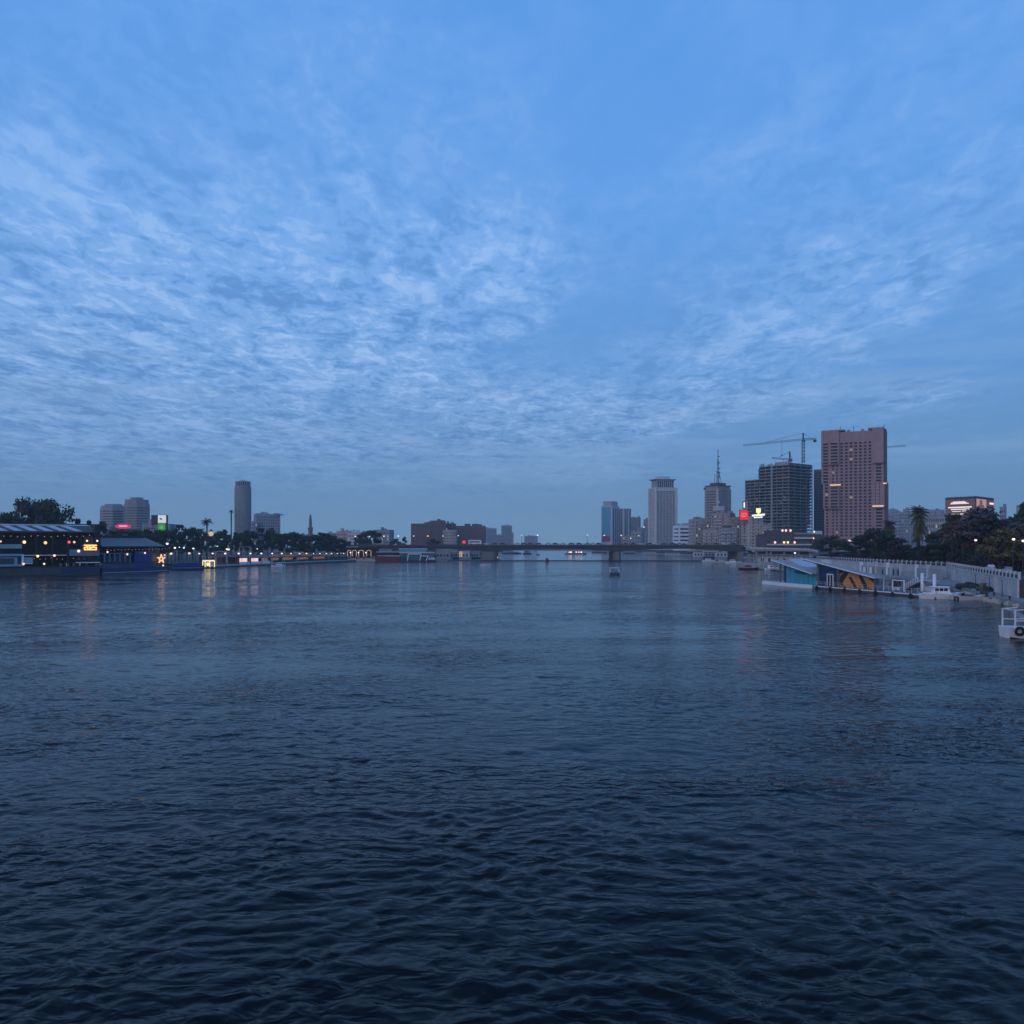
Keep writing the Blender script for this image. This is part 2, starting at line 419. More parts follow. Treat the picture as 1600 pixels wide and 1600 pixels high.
ORANGE = mat('orange_mural', (0.64, 0.25, 0.05), 0.6, 0.12, 0.8)
BLACKP = mat('black_paint', (0.016, 0.014, 0.015), 0.6, 0.2, 1.0)
RED = mat('red_awning', (0.20, 0.025, 0.030), 0.7, 0.2, 1.0)
MAROON = mat('maroon_hull', (0.105, 0.014, 0.020), 0.5, 0.2, 1.0)
ROOF = mat('grey_roofing', (0.19, 0.16, 0.165), 0.6, 0.18, 0.8)
ROOF_W = mat('pale_roof_sheet', (0.46, 0.46, 0.49), 0.55, 0.12, 0.9)
TILE = mat('red_roof', (0.20, 0.05, 0.035), 0.8, 0.2, 0.9)
GRASSY = mat('bank_soil', (0.045, 0.050, 0.030), 0.95, 0.35, 0.3)
ASPH = mat('asphalt', (0.05, 0.05, 0.053), 0.9, 0.15, 1.0)
PAVE = mat('terrace_paving', (0.25, 0.235, 0.22), 0.9, 0.2, 0.9)
def lampmat(name, col, s):
    m = glow(name, col, s); m.cycles.emission_sampling = 'NONE'; return m
LW = lampmat('lamp_white', (1.0, 0.90, 0.82), 1.5)
LC = lampmat('lamp_cool', (0.80, 0.93, 1.0), 1.35)
LY = lampmat('lamp_yellow', (1.0, 0.80, 0.36), 1.45)
LO = lampmat('lamp_orange', (1.0, 0.50, 0.22), 1.5)
LR = lampmat('lamp_red', (1.0, 0.10, 0.12), 1.4)
LP = lampmat('lamp_pink', (1.0, 0.62, 0.60), 1.4)

# ------------------------------------------------------------------ banks (setting)
LB = [(-4100, 60), (-260, 60), (-222, 230), (-196, 290), (-176, 335), (-152, 388), (-112, 548), (-100, 600), (-70, 700), (-40, 850), (-14, 1400), (-18, 1800), (-4100, 1800)]
o = MB().prism(LB, -2.9, 2.2).build('left_bank', GRASSY); struct(o)
RB = [(104, -40), (84, 100), (85, 139), (89.5, 158), (101, 190), (112, 240), (118, 300), (128, 400), (150, 520), (168, 577), (192, 770), (165, 990), (128, 1400), (126, 1800), (4100, 1800), (4100, -40)]
RBo = MB().prism(RB[::-1][::-1], -2.9, 1.0).build('right_bank', PAVE); struct(RBo)
CO = [(130, -39), (100, 100), (96, 140), (91.4, 152.2), (110.2, 203), (126.3, 245), (128.4, 300), (140.4, 400), (162, 520), (182, 577), (205, 770), (180, 990), (145, 1400), (140, 1790), (4090, 1790), (4090, -39)]
o = MB().prism(CO, 0.9, 4.3).build('corniche_road', ASPH); struct(o)
FB = [(-4100, 1801), (4100, 1801), (4100, 4050), (-4100, 4050)]
o = MB().prism(FB, -2.9, 2.0).build('far_bank', GRASSY); struct(o)
# rough edge stones along the right water line
_st = [MB().prism([(-.5 + random.uniform(0, .15), -.5), (.45, -.5 + random.uniform(0, .2)), (.5, .4), (.1, .5), (-.45, .42)], 0, 1,
                  [(-.4, -.4), (.35, -.38), (.4, .3), (.05, .42), (-.35, .3)]).mesh('stone', STONE_P) for _ in range(4)]
for k in range(46):
    t = k / 45
    p = Vector((84.5, 128)).lerp(Vector((89.5, 158)), t / .6) if t < .6 else Vector((89.5, 158)).lerp(Vector((99, 184)), (t - .6) / .4)
    s_ = random.uniform(0.7, 1.6)
    q = obj('stone', random.choice(_st), RBo, (p.x - random.uniform(.0, .9), p.y, -0.35), random.uniform(0, 6), (s_, s_ * random.uniform(.6, 1), random.uniform(.7, 1.25)))

class Line:
    """a frontage on the ground from P to Q, left to right as seen from the river"""
    def __init__(s, P, Q):
        s.P = Vector(P); s.Q = Vector(Q); s.d = (s.Q - s.P).normalized(); s.n = Vector((-s.d.y, s.d.x)); s.len = (s.Q - s.P).length
        s.rz = math.atan2(s.d.y, s.d.x)
    def s(self, px, off=0.0):
        k = (px - 800.0) / 1320.0; P = self.P + self.n * off
        return (P.x - k * P.y) / (k * self.d.y - self.d.x)
    def D(self, s, off=0.0): return self.P.y + self.d.y * s + self.n.y * off
    def z(self, px, py, off=0.0): return Z(py, self.D(self.s(px, off), off))
    def thing(self, name, label, cat, z=0.0, group=None, s0=0.0, off=0.0):
        p = self.P + self.d * s0 + self.n * off
        return thing(name, label, cat, (p.x, p.y, z), self.rz, group)

# ------------------------------------------------------------------ embankment wall with its balustrade
def embankment():
    pts = CO[3:8]
    t = thing('embankment_wall', 'long grey stone embankment wall topped by a white balustrade on the right bank', 'wall', (91, 152, 1.0))
    post = MB().box(-.24, .24, -.2, .2, 0, 1.15).prism([(-.3, -.26), (.3, -.26), (.3, .26), (-.3, .26)], 1.15, 1.27).mesh('post', CONC_L)
    wall = MB(); cop = MB(); rail = MB(); inf = MB()
    o0 = Vector((91, 152, 1.0))
    for i in range(len(pts) - 1):
        a = Vector(pts[i]); b = Vector(pts[i + 1]); d = (b - a).normalized(); n = Vector((-d.y, d.x)) ; L_ = (b - a).length; rz = math.atan2(d.y, d.x)
        if n.x > 0: n = -n                       # towards the river
        def q(s, w, z): p = a + d * s + n * w; return (p.x - o0.x, p.y - o0.y, z - o0.z)
        def boxs(mb, s0, s1, w0, w1, z0, z1):
            mb.add([q(s0, w0, z0), q(s1, w0, z0), q(s1, w1, z0), q(s0, w1, z0), q(s0, w0, z1), q(s1, w0, z1), q(s1, w1, z1), q(s0, w1, z1)],
                   [(0,1,2,3),(7,6,5,4),(4,5,1,0),(5,6,2,1),(6,7,3,2),(7,4,0,3)])
        boxs(wall, 0, L_, -0.2, 0.35, 0.9, 4.25)
        boxs(cop, -0.02, L_ + .02, -0.3, 0.5, 4.25, 4.42)
        boxs(rail, 0, L_, -0.05, 0.13, 5.24, 5.36)
        boxs(inf, 0, L_, 0.0, 0.06, 4.45, 5.12)
        n_p = max(2, int(L_ / 3.4))
        for k in range(n_p):
            p = q(k * L_ / n_p, 0.04, 4.42); obj('post', post, t, p, rz)
        n_b = int(L_ / 12)
        for k in range(n_b):
            s = (k + .5) * L_ / max(1, n_b); m = MB(); boxs(m, s - .35, s + .35, 0.35, 0.55, 1.0, 4.2); m.build('buttress', STONE, t)
    wall.build('wall_face', STONE, t); cop.build('coping', CONC_L, t); rail.build('top_rail', CONC_L, t); inf.build('railing_infill', STEEL_D, t)
embankment()
# dark planting bed and drain pipes at the wall foot
ln = Line((110.2, 203), (91.4, 152.2))
hd = MB()
for k in range(16):
    s = 3 + k * 1.9; hd.ball((s, -1.1 + random.uniform(-.2, .2), 0.32), random.uniform(.55, .95), 7, 5, 0.7)
t = ln.thing('low_hedge', 'dark low clipped hedge along the foot of the embankment wall', 'hedge', 1.0)
hd.build('foliage', mat('hedge_leaf', (0.018, 0.024, 0.014), 0.9, 0.5, 3, bump=1.0), t)
for k, s in enumerate((20.5, 37.0, 50.0)):
    t = ln.thing('lamp_pole', ['thin dark pole against the embankment wall, farthest of three', 'thin dark pole against the embankment wall, middle of three', 'thin dark pole against the embankment wall, nearest of three'][k], 'pole', 1.0, 'poles along the embankment wall', s0=s, off=-2.0)
    MB().tube([(0, 0, 0), (0, 0, 2.9)], [.09, .05]).build('shaft', STEEL_D, t); MB().lathe([(.2, 0), (.16, .12)], 8).build('foot', STEEL_D, t); MB().box(-.35, .35, -.08, .08, 2.9, 3.0).build('cross_head', STEEL_D, t)
for k, s in enumerate((41.5, 46.0)):
    t = ln.thing('bench', ['dark bench on the lower quay left of the nearest pole', 'dark bench on the lower quay beside the nearest pole'][k], 'bench', 1.0, 'benches on the lower quay', s0=s, off=-4.0)
    MB().box(-.9, .9, -.25, .25, .42, .50).build('seat', BROWN, t); MB().box(-.9, .9, .22, .28, .55, .95).build('backrest', BROWN, t)
    for x in (-.75, .75): MB().box(x - .05, x + .05, -.22, .22, 0, .42).build('leg', STEEL_D, t)
# ------------------------------------------------------------------ buildings
def block(name, label, poly, z0, z1, wall, faces, pane=PANE, cat='building', rev=0.35, roofm=None, group=None, parapet=0.8, stuffpane=False):
    """a building on a plan polygon (counter-clockwise, world metres). faces: {edge: (ncols, nrows, fx, fz[, zlo, zhi])}"""
    cx = sum(p[0] for p in poly) / len(poly); cy = sum(p[1] for p in poly) / len(poly)
    t = thing(name, label, cat, (cx, cy, z0), 0, group); H = z1 - z0
    P = [(x - cx, y - cy) for x, y in poly]; n = len(P); mb = MB(); panes = []
    for e in range(n):
        a = Vector(P[e]); b = Vector(P[(e + 1) % n]); d = b - a; Ln = d.length; rz = math.atan2(d.y, d.x); c_, s_ = math.cos(rz), math.sin(rz)
        f = MB(); holes = []
        if e in faces:
            nc, nr, fx, fz = faces[e][:4]; lo, hi = (faces[e][4:6] if len(faces[e]) > 4 else (0.04 * H, H - 1.2))
            m_ = 0.03 * Ln
            holes = facade(f, 0, Ln, 0, H, spread(m_, Ln - m_, nc, fx), spread(lo, hi, nr, fz), 0, rev)
        else:
            f.add([(0,0,0),(Ln,0,0),(Ln,0,H),(0,0,H)], [(0,1,2,3)])
        mb.add([(a.x + x * c_ - y * s_, a.y + x * s_ + y * c_, z) for x, y, z in f.v], f.f)
        for (x0, x1, q0, q1, ci, ri) in holes:
            xm = (x0 + x1) / 2; yy = rev * .98
            panes.append(((a.x + xm * c_ - yy * s_, a.y + xm * s_ + yy * c_, q0), rz, (x1 - x0, 0.1, q1 - q0)))
    mb.build('wall', wall, t)
    r = MB().prism(P, H - 0.3, H); k = 0.985
    r.build('roof', roofm or wall, t)
    if parapet:
        pp = MB()
        for e in range(n):
            a = Vector(P[e]); b = Vector(P[(e + 1) % n]); pp.bar((a.x * k, a.y * k, H + parapet / 2), (b.x * k, b.y * k, H + parapet / 2), .3, parapet)
        pp.build('parapet', wall, t)
    if stuffpane:
        m = MB()
        for loc, rz, sc in panes:
            c_, s_ = math.cos(rz), math.sin(rz); vs = []
            for x, y, z in ((-.5,0,0),(.5,0,0),(.5,0,1),(-.5,0,1)): vs.append((loc[0] + x * sc[0] * c_, loc[1] + x * sc[0] * s_, loc[2] + z * sc[2]))
            m.add(vs, [(0,1,2,3)])
        if panes: struct(m.build('windows', PANE2 if pane is PANE else pane, t), 'stuff')
    else:
        for loc, rz, sc in panes: obj('window', unit_box(PANE2 if pane is PANE and sc[0] > 6 else pane), t, loc, rz, sc)
    return t
def fr(px0, px1, D, depth, skew=0.0, face=0.9):
    """plan rectangle whose front shows between two columns at distance D; skew turns it (metres of extra distance at the right end)"""
    skew -= face * (X(px1, D) - X(px0, D)) * ((px0 + px1) / 2 - 800) / 1320      # blocks along the river turn their fronts to it
    a = Vector((X(px0, D), D)); b = Vector((X(px1, D + skew), D + skew)); d = (b - a).normalized(); n = Vector((-d.y, d.x))
    return [tuple(a), tuple(b), tuple(b + n * depth), tuple(a + n * depth)]
def corner(pl, pc, pr, D, dl, dr):
    """plan quad seen on its corner: left end, near corner, right end columns; dl/dr extra distance of the ends"""
    A = Vector((X(pl, D + dl), D + dl)); B = Vector((X(pc, D), D)); C = Vector((X(pr, D + dr), D + dr))
    return [tuple(A), tuple(B), tuple(C), tuple(A + C - B)]
def roofbox(t, m, x0, x1, y0, y1, z0, z1, name='roof_housing'): return MB().box(x0, x1, y0, y1, z0, z1).build(name, m, t)
def Hrel(py, D, z0): return Z(py, D) - z0

# --- pink hotel slab on the right (stepped bays)
def room_windows():
    m = bpy.data.materials.new('hotel_window'); m.use_nodes = True; t = m.node_tree; t.nodes.clear()
    out = N(t, 'ShaderNodeOutputMaterial'); p = N(t, 'ShaderNodeBsdfPrincipled'); L(t, p.outputs[0], out.inputs[0]); oi = N(t, 'ShaderNodeObjectInfo')
    L(t, RAMP(t, oi.outputs['Random'], [(0.0, (.008, .009, .014)), (0.55, (.014, .013, .020)), (0.78, (.045, .036, .042)), (0.92, (.09, .07, .075)), (0.96, (.012, .012, .018))], 'CONSTANT'), p.inputs['Base Color'])
    p.inputs['Roughness'].default_value = .45; p.inputs['Specular IOR Level'].default_value = .25; p.inputs['Emission Color'].default_value = (1, .74, .5, 1)
    L(t, M_(t, 'MULTIPLY', M_(t, 'GREATER_THAN', oi.outputs['Random'], .990), .28), p.inputs['Emission Strength']); m.cycles.emission_sampling = 'NONE'; MATS['hotel_window'] = m; return m
ROOMW = room_windows()
def hotel():
    D = 720; z0 = 4.0; px = lambda p: (X(p, D) - X(1333, D)) / 1.075; zz = lambda y: Z(y, D) - z0
    t = thing('hotel_tower', 'tall pink granite hotel tower with window grid, right of the building shell', 'building', (X(1333, D), D, z0), R(-26))
    ftop, fbot, nf = zz(690), zz(839), 30; fl = (ftop - fbot) / nf
    rows = [(round(fbot + fl * (k + .22), 3), round(fbot + fl * (k + .80), 3)) for k in range(nf)]
    def lvl(y): return int(round((zz(y) - fbot) / fl))
    top = zz(674)
    def bay(x0, x1, y, cols, z_lo, z_hi, skip=None, rev=0.6, name='wall', nm='window'):
        m = MB(); rr = [r for r in rows if r[0] >= z_lo - .01 and r[1] <= z_hi + .01] if cols else []
        if cols: hs = facade(m, x0, x1, z_lo, z_hi, cols, rr, y, rev)
        else: hs = []; m.add([(x0,y,z_lo),(x1,y,z_lo),(x1,y,z_hi),(x0,y,z_hi)], [(0,1,2,3)])
        m.add([(x0,y,z_lo),(x1,y,z_lo),(x1,12,z_lo),(x0,12,z_lo),(x0,y,z_hi),(x1,y,z_hi),(x1,12,z_hi),(x0,12,z_hi)], [(3,2,1,0),(4,5,6,7),(1,2,6,5),(3,0,4,7)])
        m.build(name, PINK, t)
        for a, b, c, d, ci, ri in hs: piece(nm, ROOMW, t, a, b, y + rev * .97, y + rev * .97 + .1, c, d)
    # core behind everything
    MB().box(px(1288), px(1382), 10, 30, 0, top).build('core', PINK, t)
    C0, C1 = px(1311), px(1363)
    bay(C0, C1, 0.0, spread(C0 + .2, C1 - .2, 7, 0.60), 0, top)
    z1_, z2_, z3_ = fbot + fl * lvl(727), fbot + fl * lvl(757), fbot + fl * lvl(795)
    secs = [(0, z3_), (z3_, z2_), (z2_, z1_), (z1_, top + 1.0)]
    for k, (a, b) in enumerate(secs):
        proj = k in (1, 3)
        x0 = px(1296); 
        # second bay: balconies where it projects, small windows where it does not
        if proj: bay(x0, C0 - .01, -2.2, [(round(x0 + 1.0, 3), round(C0 - 1.0, 3))], a, b, rev=1.4, name='bay', nm='balcony')
        else: bay(x0, C0 - .01, 1.0, spread(x0 + 1.2, C0 - .4, 2, 0.5), a, b, name='bay')
        # left end bay
        lx = px(1282.5 if k >= 2 else 1285.5 if k == 1 else 1287.0)
        bay(lx, x0 - .01, -1.0 if proj else 0.4, [(round(lx + 1.6, 3), round(x0 - 1.2, 3))], a, b, rev=1.2, name='bay', nm='balcony')
        # right bay
        rx = px(1380 if k >= 2 else 1381.5)
        if proj: bay(C1 + .01, rx, -1.6, spread(C1 + 1.0, rx - 2.5, 2, 0.25) if k == 1 else [], a, b, rev=.5, name='bay')
        else: bay(C1 + .01, rx, 0.8, [(round(C1 + 2.6, 3), round(rx - 1.8, 3))], a, b, rev=1.3, name='bay', nm='balcony')
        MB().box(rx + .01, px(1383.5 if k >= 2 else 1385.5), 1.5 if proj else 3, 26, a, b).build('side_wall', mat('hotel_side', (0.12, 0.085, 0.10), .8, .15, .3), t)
    # parapets and roof plant
    MB().box(px(1296), px(1320), -2.0, 8, top + 1.0, zz(670.5)).build('parapet', PINK, t)
    MB().box(px(1356), px(1381), -1.5, 20, top + 1.0, zz(670)).build('parapet', PINK, t)
    MB().box(px(1283), px(1296) - .05, -.5, 8, top + 1.01, top + 2.0).build('parapet', PINK, t)
    for p in (1312, 1333, 1380): MB().tube([(px(p), 6, top + 1), (px(p), 6, top + 5.5)], .22, 5).build('aerial', STEEL_D, t)
    for p in (1322, 1344): MB().box(px(p), px(p + 5), 8, 11, top, top + 2.6).build('roof_plant', STEEL, t)
    # lit ledges between the sections
    def strip(p0, p1, y, yy=-2.8): MB().box(px(p0), px(p1), yy, yy + .5, zz(y) - .35, zz(y) + .45).build('ledge_light', LEDG, t)
    strip(1297, 1314, 757.3); strip(1363, 1380, 791.6, -2.2); strip(1379.5, 1384.5, 757.0)
    MB().box(px(1311), px(1333), -7, -1, 0, zz(843)).build('porch', CONC, t); MB().box(px(1311), px(1330), -7.6, -7.1, zz(846), zz(843.8)).build('ledge_light', LEDG, t)
LEDG = lampmat('ledge_light', (1.0, 0.66, 0.52), 1.1)
hotel()

# --- unfinished concrete tower beside it
def shell():
    D = 770; z0 = 4.0; zz = lambda y: Z(y, D) - z0
    A = Vector((X(1165, D + 40), D + 40)); A2 = Vector((X(1187, D + 24), D + 24)); B = Vector((X(1233, D), D)); C = Vector((X(1269.5, D + 26), D + 26))
    o0 = B.copy()
    t = thing('building_shell', 'unfinished concrete tower block of bare floors and columns left of the pink hotel', 'building', (B.x, B.y, z0))
    l = lambda p: (p.x - o0.x, p.y - o0.y)
    back = Vector((12, 46)); 
    pitch = 2.95; n1 = int(zz(723) / pitch); n2 = int(zz(744) / pitch)
    full = [l(A2), l(B), l(C), l(C + back), l(A2 + back)]
    wing = [l(A), l(A2), l(A2 + back), l(A + back)]
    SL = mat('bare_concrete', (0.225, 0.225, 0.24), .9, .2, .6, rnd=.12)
    fullm = MB().prism(full, 0, .75).mesh('floor_slab', SL); wingm = MB().prism(wing, .02, .73).mesh('floor_slab', SL)
    for k in range(1, n1 + 1):
        obj('floor_slab', fullm, t, (0, 0, k * pitch))
        if k <= n2: obj('floor_slab', wingm, t, (0, 0, k * pitch))
    def shrink(poly, k):
        cx = sum(p[0] for p in poly) / len(poly); cy = sum(p[1] for p in poly) / len(poly)
        return [(cx + (x - cx) * k, cy + (y - cy) * k) for x, y in poly]
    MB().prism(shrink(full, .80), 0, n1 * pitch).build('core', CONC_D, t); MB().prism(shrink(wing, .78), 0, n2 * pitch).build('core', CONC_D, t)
    def cols(P, Q, n, h, skip0=False):
        for k in range(1 if skip0 else 0, n):
            p = P.lerp(Q, k / (n - 1)); ins = back.normalized() * 3.0; q = l(p + ins)
            piece('column', CONC, t, q[0] - .35, q[0] + .35, q[1], q[1] + .7, 0, h)
    cols(A, A2, 4, n2 * pitch + 1.5); cols(A2, B, 6, n1 * pitch + 1.0, True); cols(B, C, 5, n1 * pitch + 1.6, True)
    for px_ in (1205.5,):                            # scaffold hoists and lift shafts up the front
        Dq = D - 1.5 + (abs(1233 - px_) * .35); q = l(Vector((X(px_, Dq), Dq)))
        MB().box(q[0] - .55, q[0] + .55, q[1] - 1, q[1], 0, n1 * pitch + 2).build('hoist_mast', CONC, t)
    # block infill and safety screens here and there between the floors
    IN = mat('block_infill', (0.16, 0.155, 0.165), .9, .3, .5, rnd=.4)
    for (P, Q, h, nb) in ((A, A2, n2, 5), (A2, B, n1, 8), (B, C, n1, 6)):
        d = (Q - P); rz = math.atan2(d.y, d.x)
        for k in range(1, h):
            for b in range(nb):
                if random.random() < (0.55 if k < h * .45 else 0.22):
                    q = l(P + d * ((b + .5) / nb) + Vector((-d.y, d.x)).normalized() * 1.8); frac = random.choice((.35, .45, 1.0))
                    obj('infill_panel', unit_box(IN), t, (q[0], q[1], k * pitch + .75), rz, (d.length / nb * random.uniform(.5, .95), .25, (pitch - .76) * frac))
    h = n1 * pitch + .55
    for (f0, f1, hh) in ((.05, .18, 3.2), (.3, .42, 2.2), (.55, .98, 3.4)):
        a = A2.lerp(B, f0) + back * .12; b = A2.lerp(B, f1) + back * .12
        MB().prism([l(a), l(b), l(b + back * .5), l(a + back * .5)], h, h + hh).build('roof_housing', CONC, t)
    a = B.lerp(C, .55) + back * .12; MB().prism([l(B + back * .15), l(C + back * .1), l(C + back * .6), l(B + back * .6)], h, h + 2.4).build('roof_housing', CONC_D, t)
    for k in range(16):
        p = A2.lerp(B, k / 15) if k < 10 else B.lerp(C, (k - 9) / 7); q = l(p + back * .05)
        piece('starter_bar', STEEL_D, t, q[0] - .12, q[0] + .12, q[1], q[1] + .2, h, h + random.uniform(1.5, 3.2))
shell()
def lattice(mb, a, b, w, n):
    a = Vector(a); b = Vector(b); d = (b - a).normalized(); up = Vector((0, 0, 1)) if abs(d.z) < .9 else Vector((0, 1, 0)); sx = d.cross(up).normalized(); sy = sx.cross(d)
    cs = [sx * (i * w / 2) + sy * (j * w / 2) for i, j in ((-1,-1),(1,-1),(1,1),(-1,1))]; th = w * .15
    for c in cs: mb.bar(a + c, b + c, th)
    for k in range(n):
        p = a.lerp(b, k / n); q = a.lerp(b, (k + 1) / n)
        for j in range(4): mb.bar(p + cs[j], q + cs[(j + 1) % 4], th * .7)
def crane(label, D, pm, ybase, ytop, jl, yl, jr, yr, apex=6.0, cw=True, skewy=18):
    z0 = Z(ybase, D); t = thing('tower_crane', label, 'crane', (X(pm, D), D, z0), 0, 'tower cranes over the building site')
    zt = Z(ytop, D) - z0; xl, xr = X(jl, D) - X(pm, D), X(jr, D) - X(pm, D); zl, zr = Z(yl, D) - z0, Z(yr, D) - z0
    m = MB(); lattice(m, (0, 0, 0), (0, 0, zt), 2.0, max(4, int(zt / 3))); m.build('mast', STEEL_D, t)
    m = MB(); lattice(m, (0, 0, zt), (xl, skewy, zl), 1.3, 22); m.build('jib', STEEL, t)
    m = MB(); lattice(m, (0, 0, zt), (xr, -skewy * abs(xr / (xl or 1)), zr), 1.5, 7); m.build('counter_jib', STEEL_D, t)
    m = MB(); m.bar((0, 0, zt), (0, 0, zt + apex), 1.1); m.build('apex', STEEL_D, t)
    m = MB(); m.bar((0, 0, zt + apex), (xl * .62, skewy * .62, zt + (zl - zt) * .62 + .8), .22); m.bar((0, 0, zt + apex), (xr * .85, 0, zt + (zr - zt) * .85), .22); m.build('tie_rod', STEEL_D, t)
    MB().box(-1.2, 1.2, -2.6, -.9, zt - 2.6, zt - .2).build('cab', STEEL, t)
    if cw: MB().box(xr - 1.2, xr + 1.0, -1.3, 1.3, zr - 2.6, zr - .4).build('counterweight', CONC_D, t)
    m = MB(); m.bar((xl * .35, skewy * .35, zt + (zl - zt) * .35), (xl * .35, skewy * .35, zt - 14), .18); m.box(xl * .35 - .5, xl * .35 + .5, skewy * .35 - .5, skewy * .35 + .5, zt - 15.2, zt - 14); m.build('hook_cable', STEEL_D, t)
crane('tall tower crane with long jib standing over the building shell', 795, 1255, 724, 686.5, 1169, 692.5, 1273.5, 686.5)
crane('small crane with raised jib on the roof of the building shell', 790, 1234, 722, 718, 1208, 714.8, 1238, 719, 7.5, False, 4)
crane('crane behind the pink hotel with only its jib showing on the right', 900, 1340, 760, 702, 1422, 694.5, 1322, 704, 3, True, 10)
# dark tower squeezed between shell and hotel
P = fr(1271.5, 1290, 860, 30); block('dark_tower', 'narrow dark unfinished tower between the building shell and the pink hotel', P, 4, Z(735, 860), CONC_D, {0: (3, 28, .8, .5)}, DARK, rev=.6)
# --- ministry tower with flared cap
def ministry():
    D = 1150; z0 = 4; t_ = Z(763, D)
    P = corner(1014.5, 1025, 1056.5, D, 16, 6)
    t = block('ministry_tower', 'pale tower with vertical fins and flared cap, left of the aerial tower', P, z0, t_, mat('ivory_stone', (0.50, 0.48, 0.47), .8, .1, .2), {0: (4, 26, .55, .5), 1: (13, 34, .62, .74, 4, t_ - z0 - 3)}, GLASS, stuffpane=False, rev=.9)
    ox, oy = t.location.x, t.location.y
    a = Vector(P[1]) - Vector((ox, oy)); b = Vector(P[2]) - Vector((ox, oy)); c = Vector(P[0]) - Vector((ox, oy)); d = (b - a)
    H = t_ - z0; IV = MATS['ivory_stone']; nrm = Vector((d.y, -d.x)).normalized()
    for k in range(14):                                       # fins on the river face
        p = a + d * (.03 + .94 * k / 13) + nrm * .45
        obj('fin', unit_box(IV), t, (p.x, p.y, 2.0), math.atan2(d.y, d.x), (.62, .9, H - 5))
    for p in (a, b, c): MB().lathe([(1.7, 0), (1.7, H + .6)], 10, p.x, p.y).build('corner_pier', IV, t)
    Zc = lambda y: Z(y, D) - z0
    def ring(k): return [((x - ox) * k, (y - oy) * k) for x, y in P]
    MB().prism(ring(1.03), Zc(763.2), Zc(761.5)).build('cornice', IV, t)
    MB().prism(ring(.80), Zc(761.5), Zc(751)).build('crown_drum', GLASS_B, t)
    q = ring(.82)
    for e in (0, 1):
        for k in range(9):
            p = Vector(q[e]).lerp(Vector(q[e + 1]), k / 8); piece('crown_fin', IV, t, p.x - .3, p.x + .3, p.y - .3, p.y + .3, Zc(761.5), Zc(751))
    MB().prism(ring(.82), Zc(751), Zc(748.3), ring(1.06)).build('flared_cap', mat('cap_grey', (.28, .28, .30), .8, .1, .3), t)
    MB().prism(ring(.55), Zc(748.3), Zc(744)).build('roof_drum', CONC_L, t)
ministry()
# --- broadcasting tower with aerial
def aerial_tower():
    D = 930; z0 = 4; zt = Z(764, D)
    P = corner(1101, 1121, 1142.5, D, 14, 14)
    t = block('broadcast_tower', 'brown grey office tower carrying a lattice aerial mast', P, z0, zt, DUST, {0: (1, 22, .8, .38), 1: (5, 22, .42, .45)}, PANE, rev=.5)
    ox, oy = t.location.x, t.location.y; Zr = lambda y: Z(y, D) - z0; ring = lambda k: [((x - ox) * k, (y - oy) * k) for x, y in P]
    a = Vector(P[1]) - Vector((ox, oy)); MB().box(a.x - .9, a.x + .9, a.y - .8, a.y + .5, 8, Zr(764)).build('corner_strip', CONC_L, t)
    MB().prism(ring(.92), Zr(764), Zr(759)).build('top_storey', DUST, t); MB().prism(ring(1.0), Zr(759), Zr(757.6)).build('roof_slab', CONC_D, t); MB().prism(ring(.6), Zr(757.6), Zr(753.5)).build('roof_housing', CONC_D, t)
    MB().box(a.x - 11, a.x - 8.5, 1, 4, Zr(764), Zr(760)).build('roof_tank', CONC_D, t)
    m = MB(); lattice(m, (0, 0, Zr(754)), (0, 0, Zr(733)), 2.1, 6); lattice(m, (0, 0, Zr(733)), (0, 0, Zr(716)), 1.3, 6); m.bar((0, 0, Zr(716)), (0, 0, Zr(701)), .6)
    m.bar((-3.8, 0, Zr(754)), (-3.2, 0, Zr(738)), .45); m.bar((4.0, 0, Zr(754)), (1.5, 0, Zr(738)), .45); m.build('aerial_mast', STEEL_D, t)
    for y, s in ((711.5, 1.2), (722, 1.5), (731, 1.8), (737, 2.0), (744, 1.6)):
        MB().lathe([(s * .5, -.3), (s, .3), (s * .9, .7)], 8, .9, -.6).build('aerial_dish', STEEL, t).location.z = Zr(y)
    MB().box(-6.5, 6.2, -16.0, -15.2, Zr(798), Zr(791)).build('sign_board', CONC_L, t).location = (a.x + 1, a.y + 14, 0)
aerial_tower()
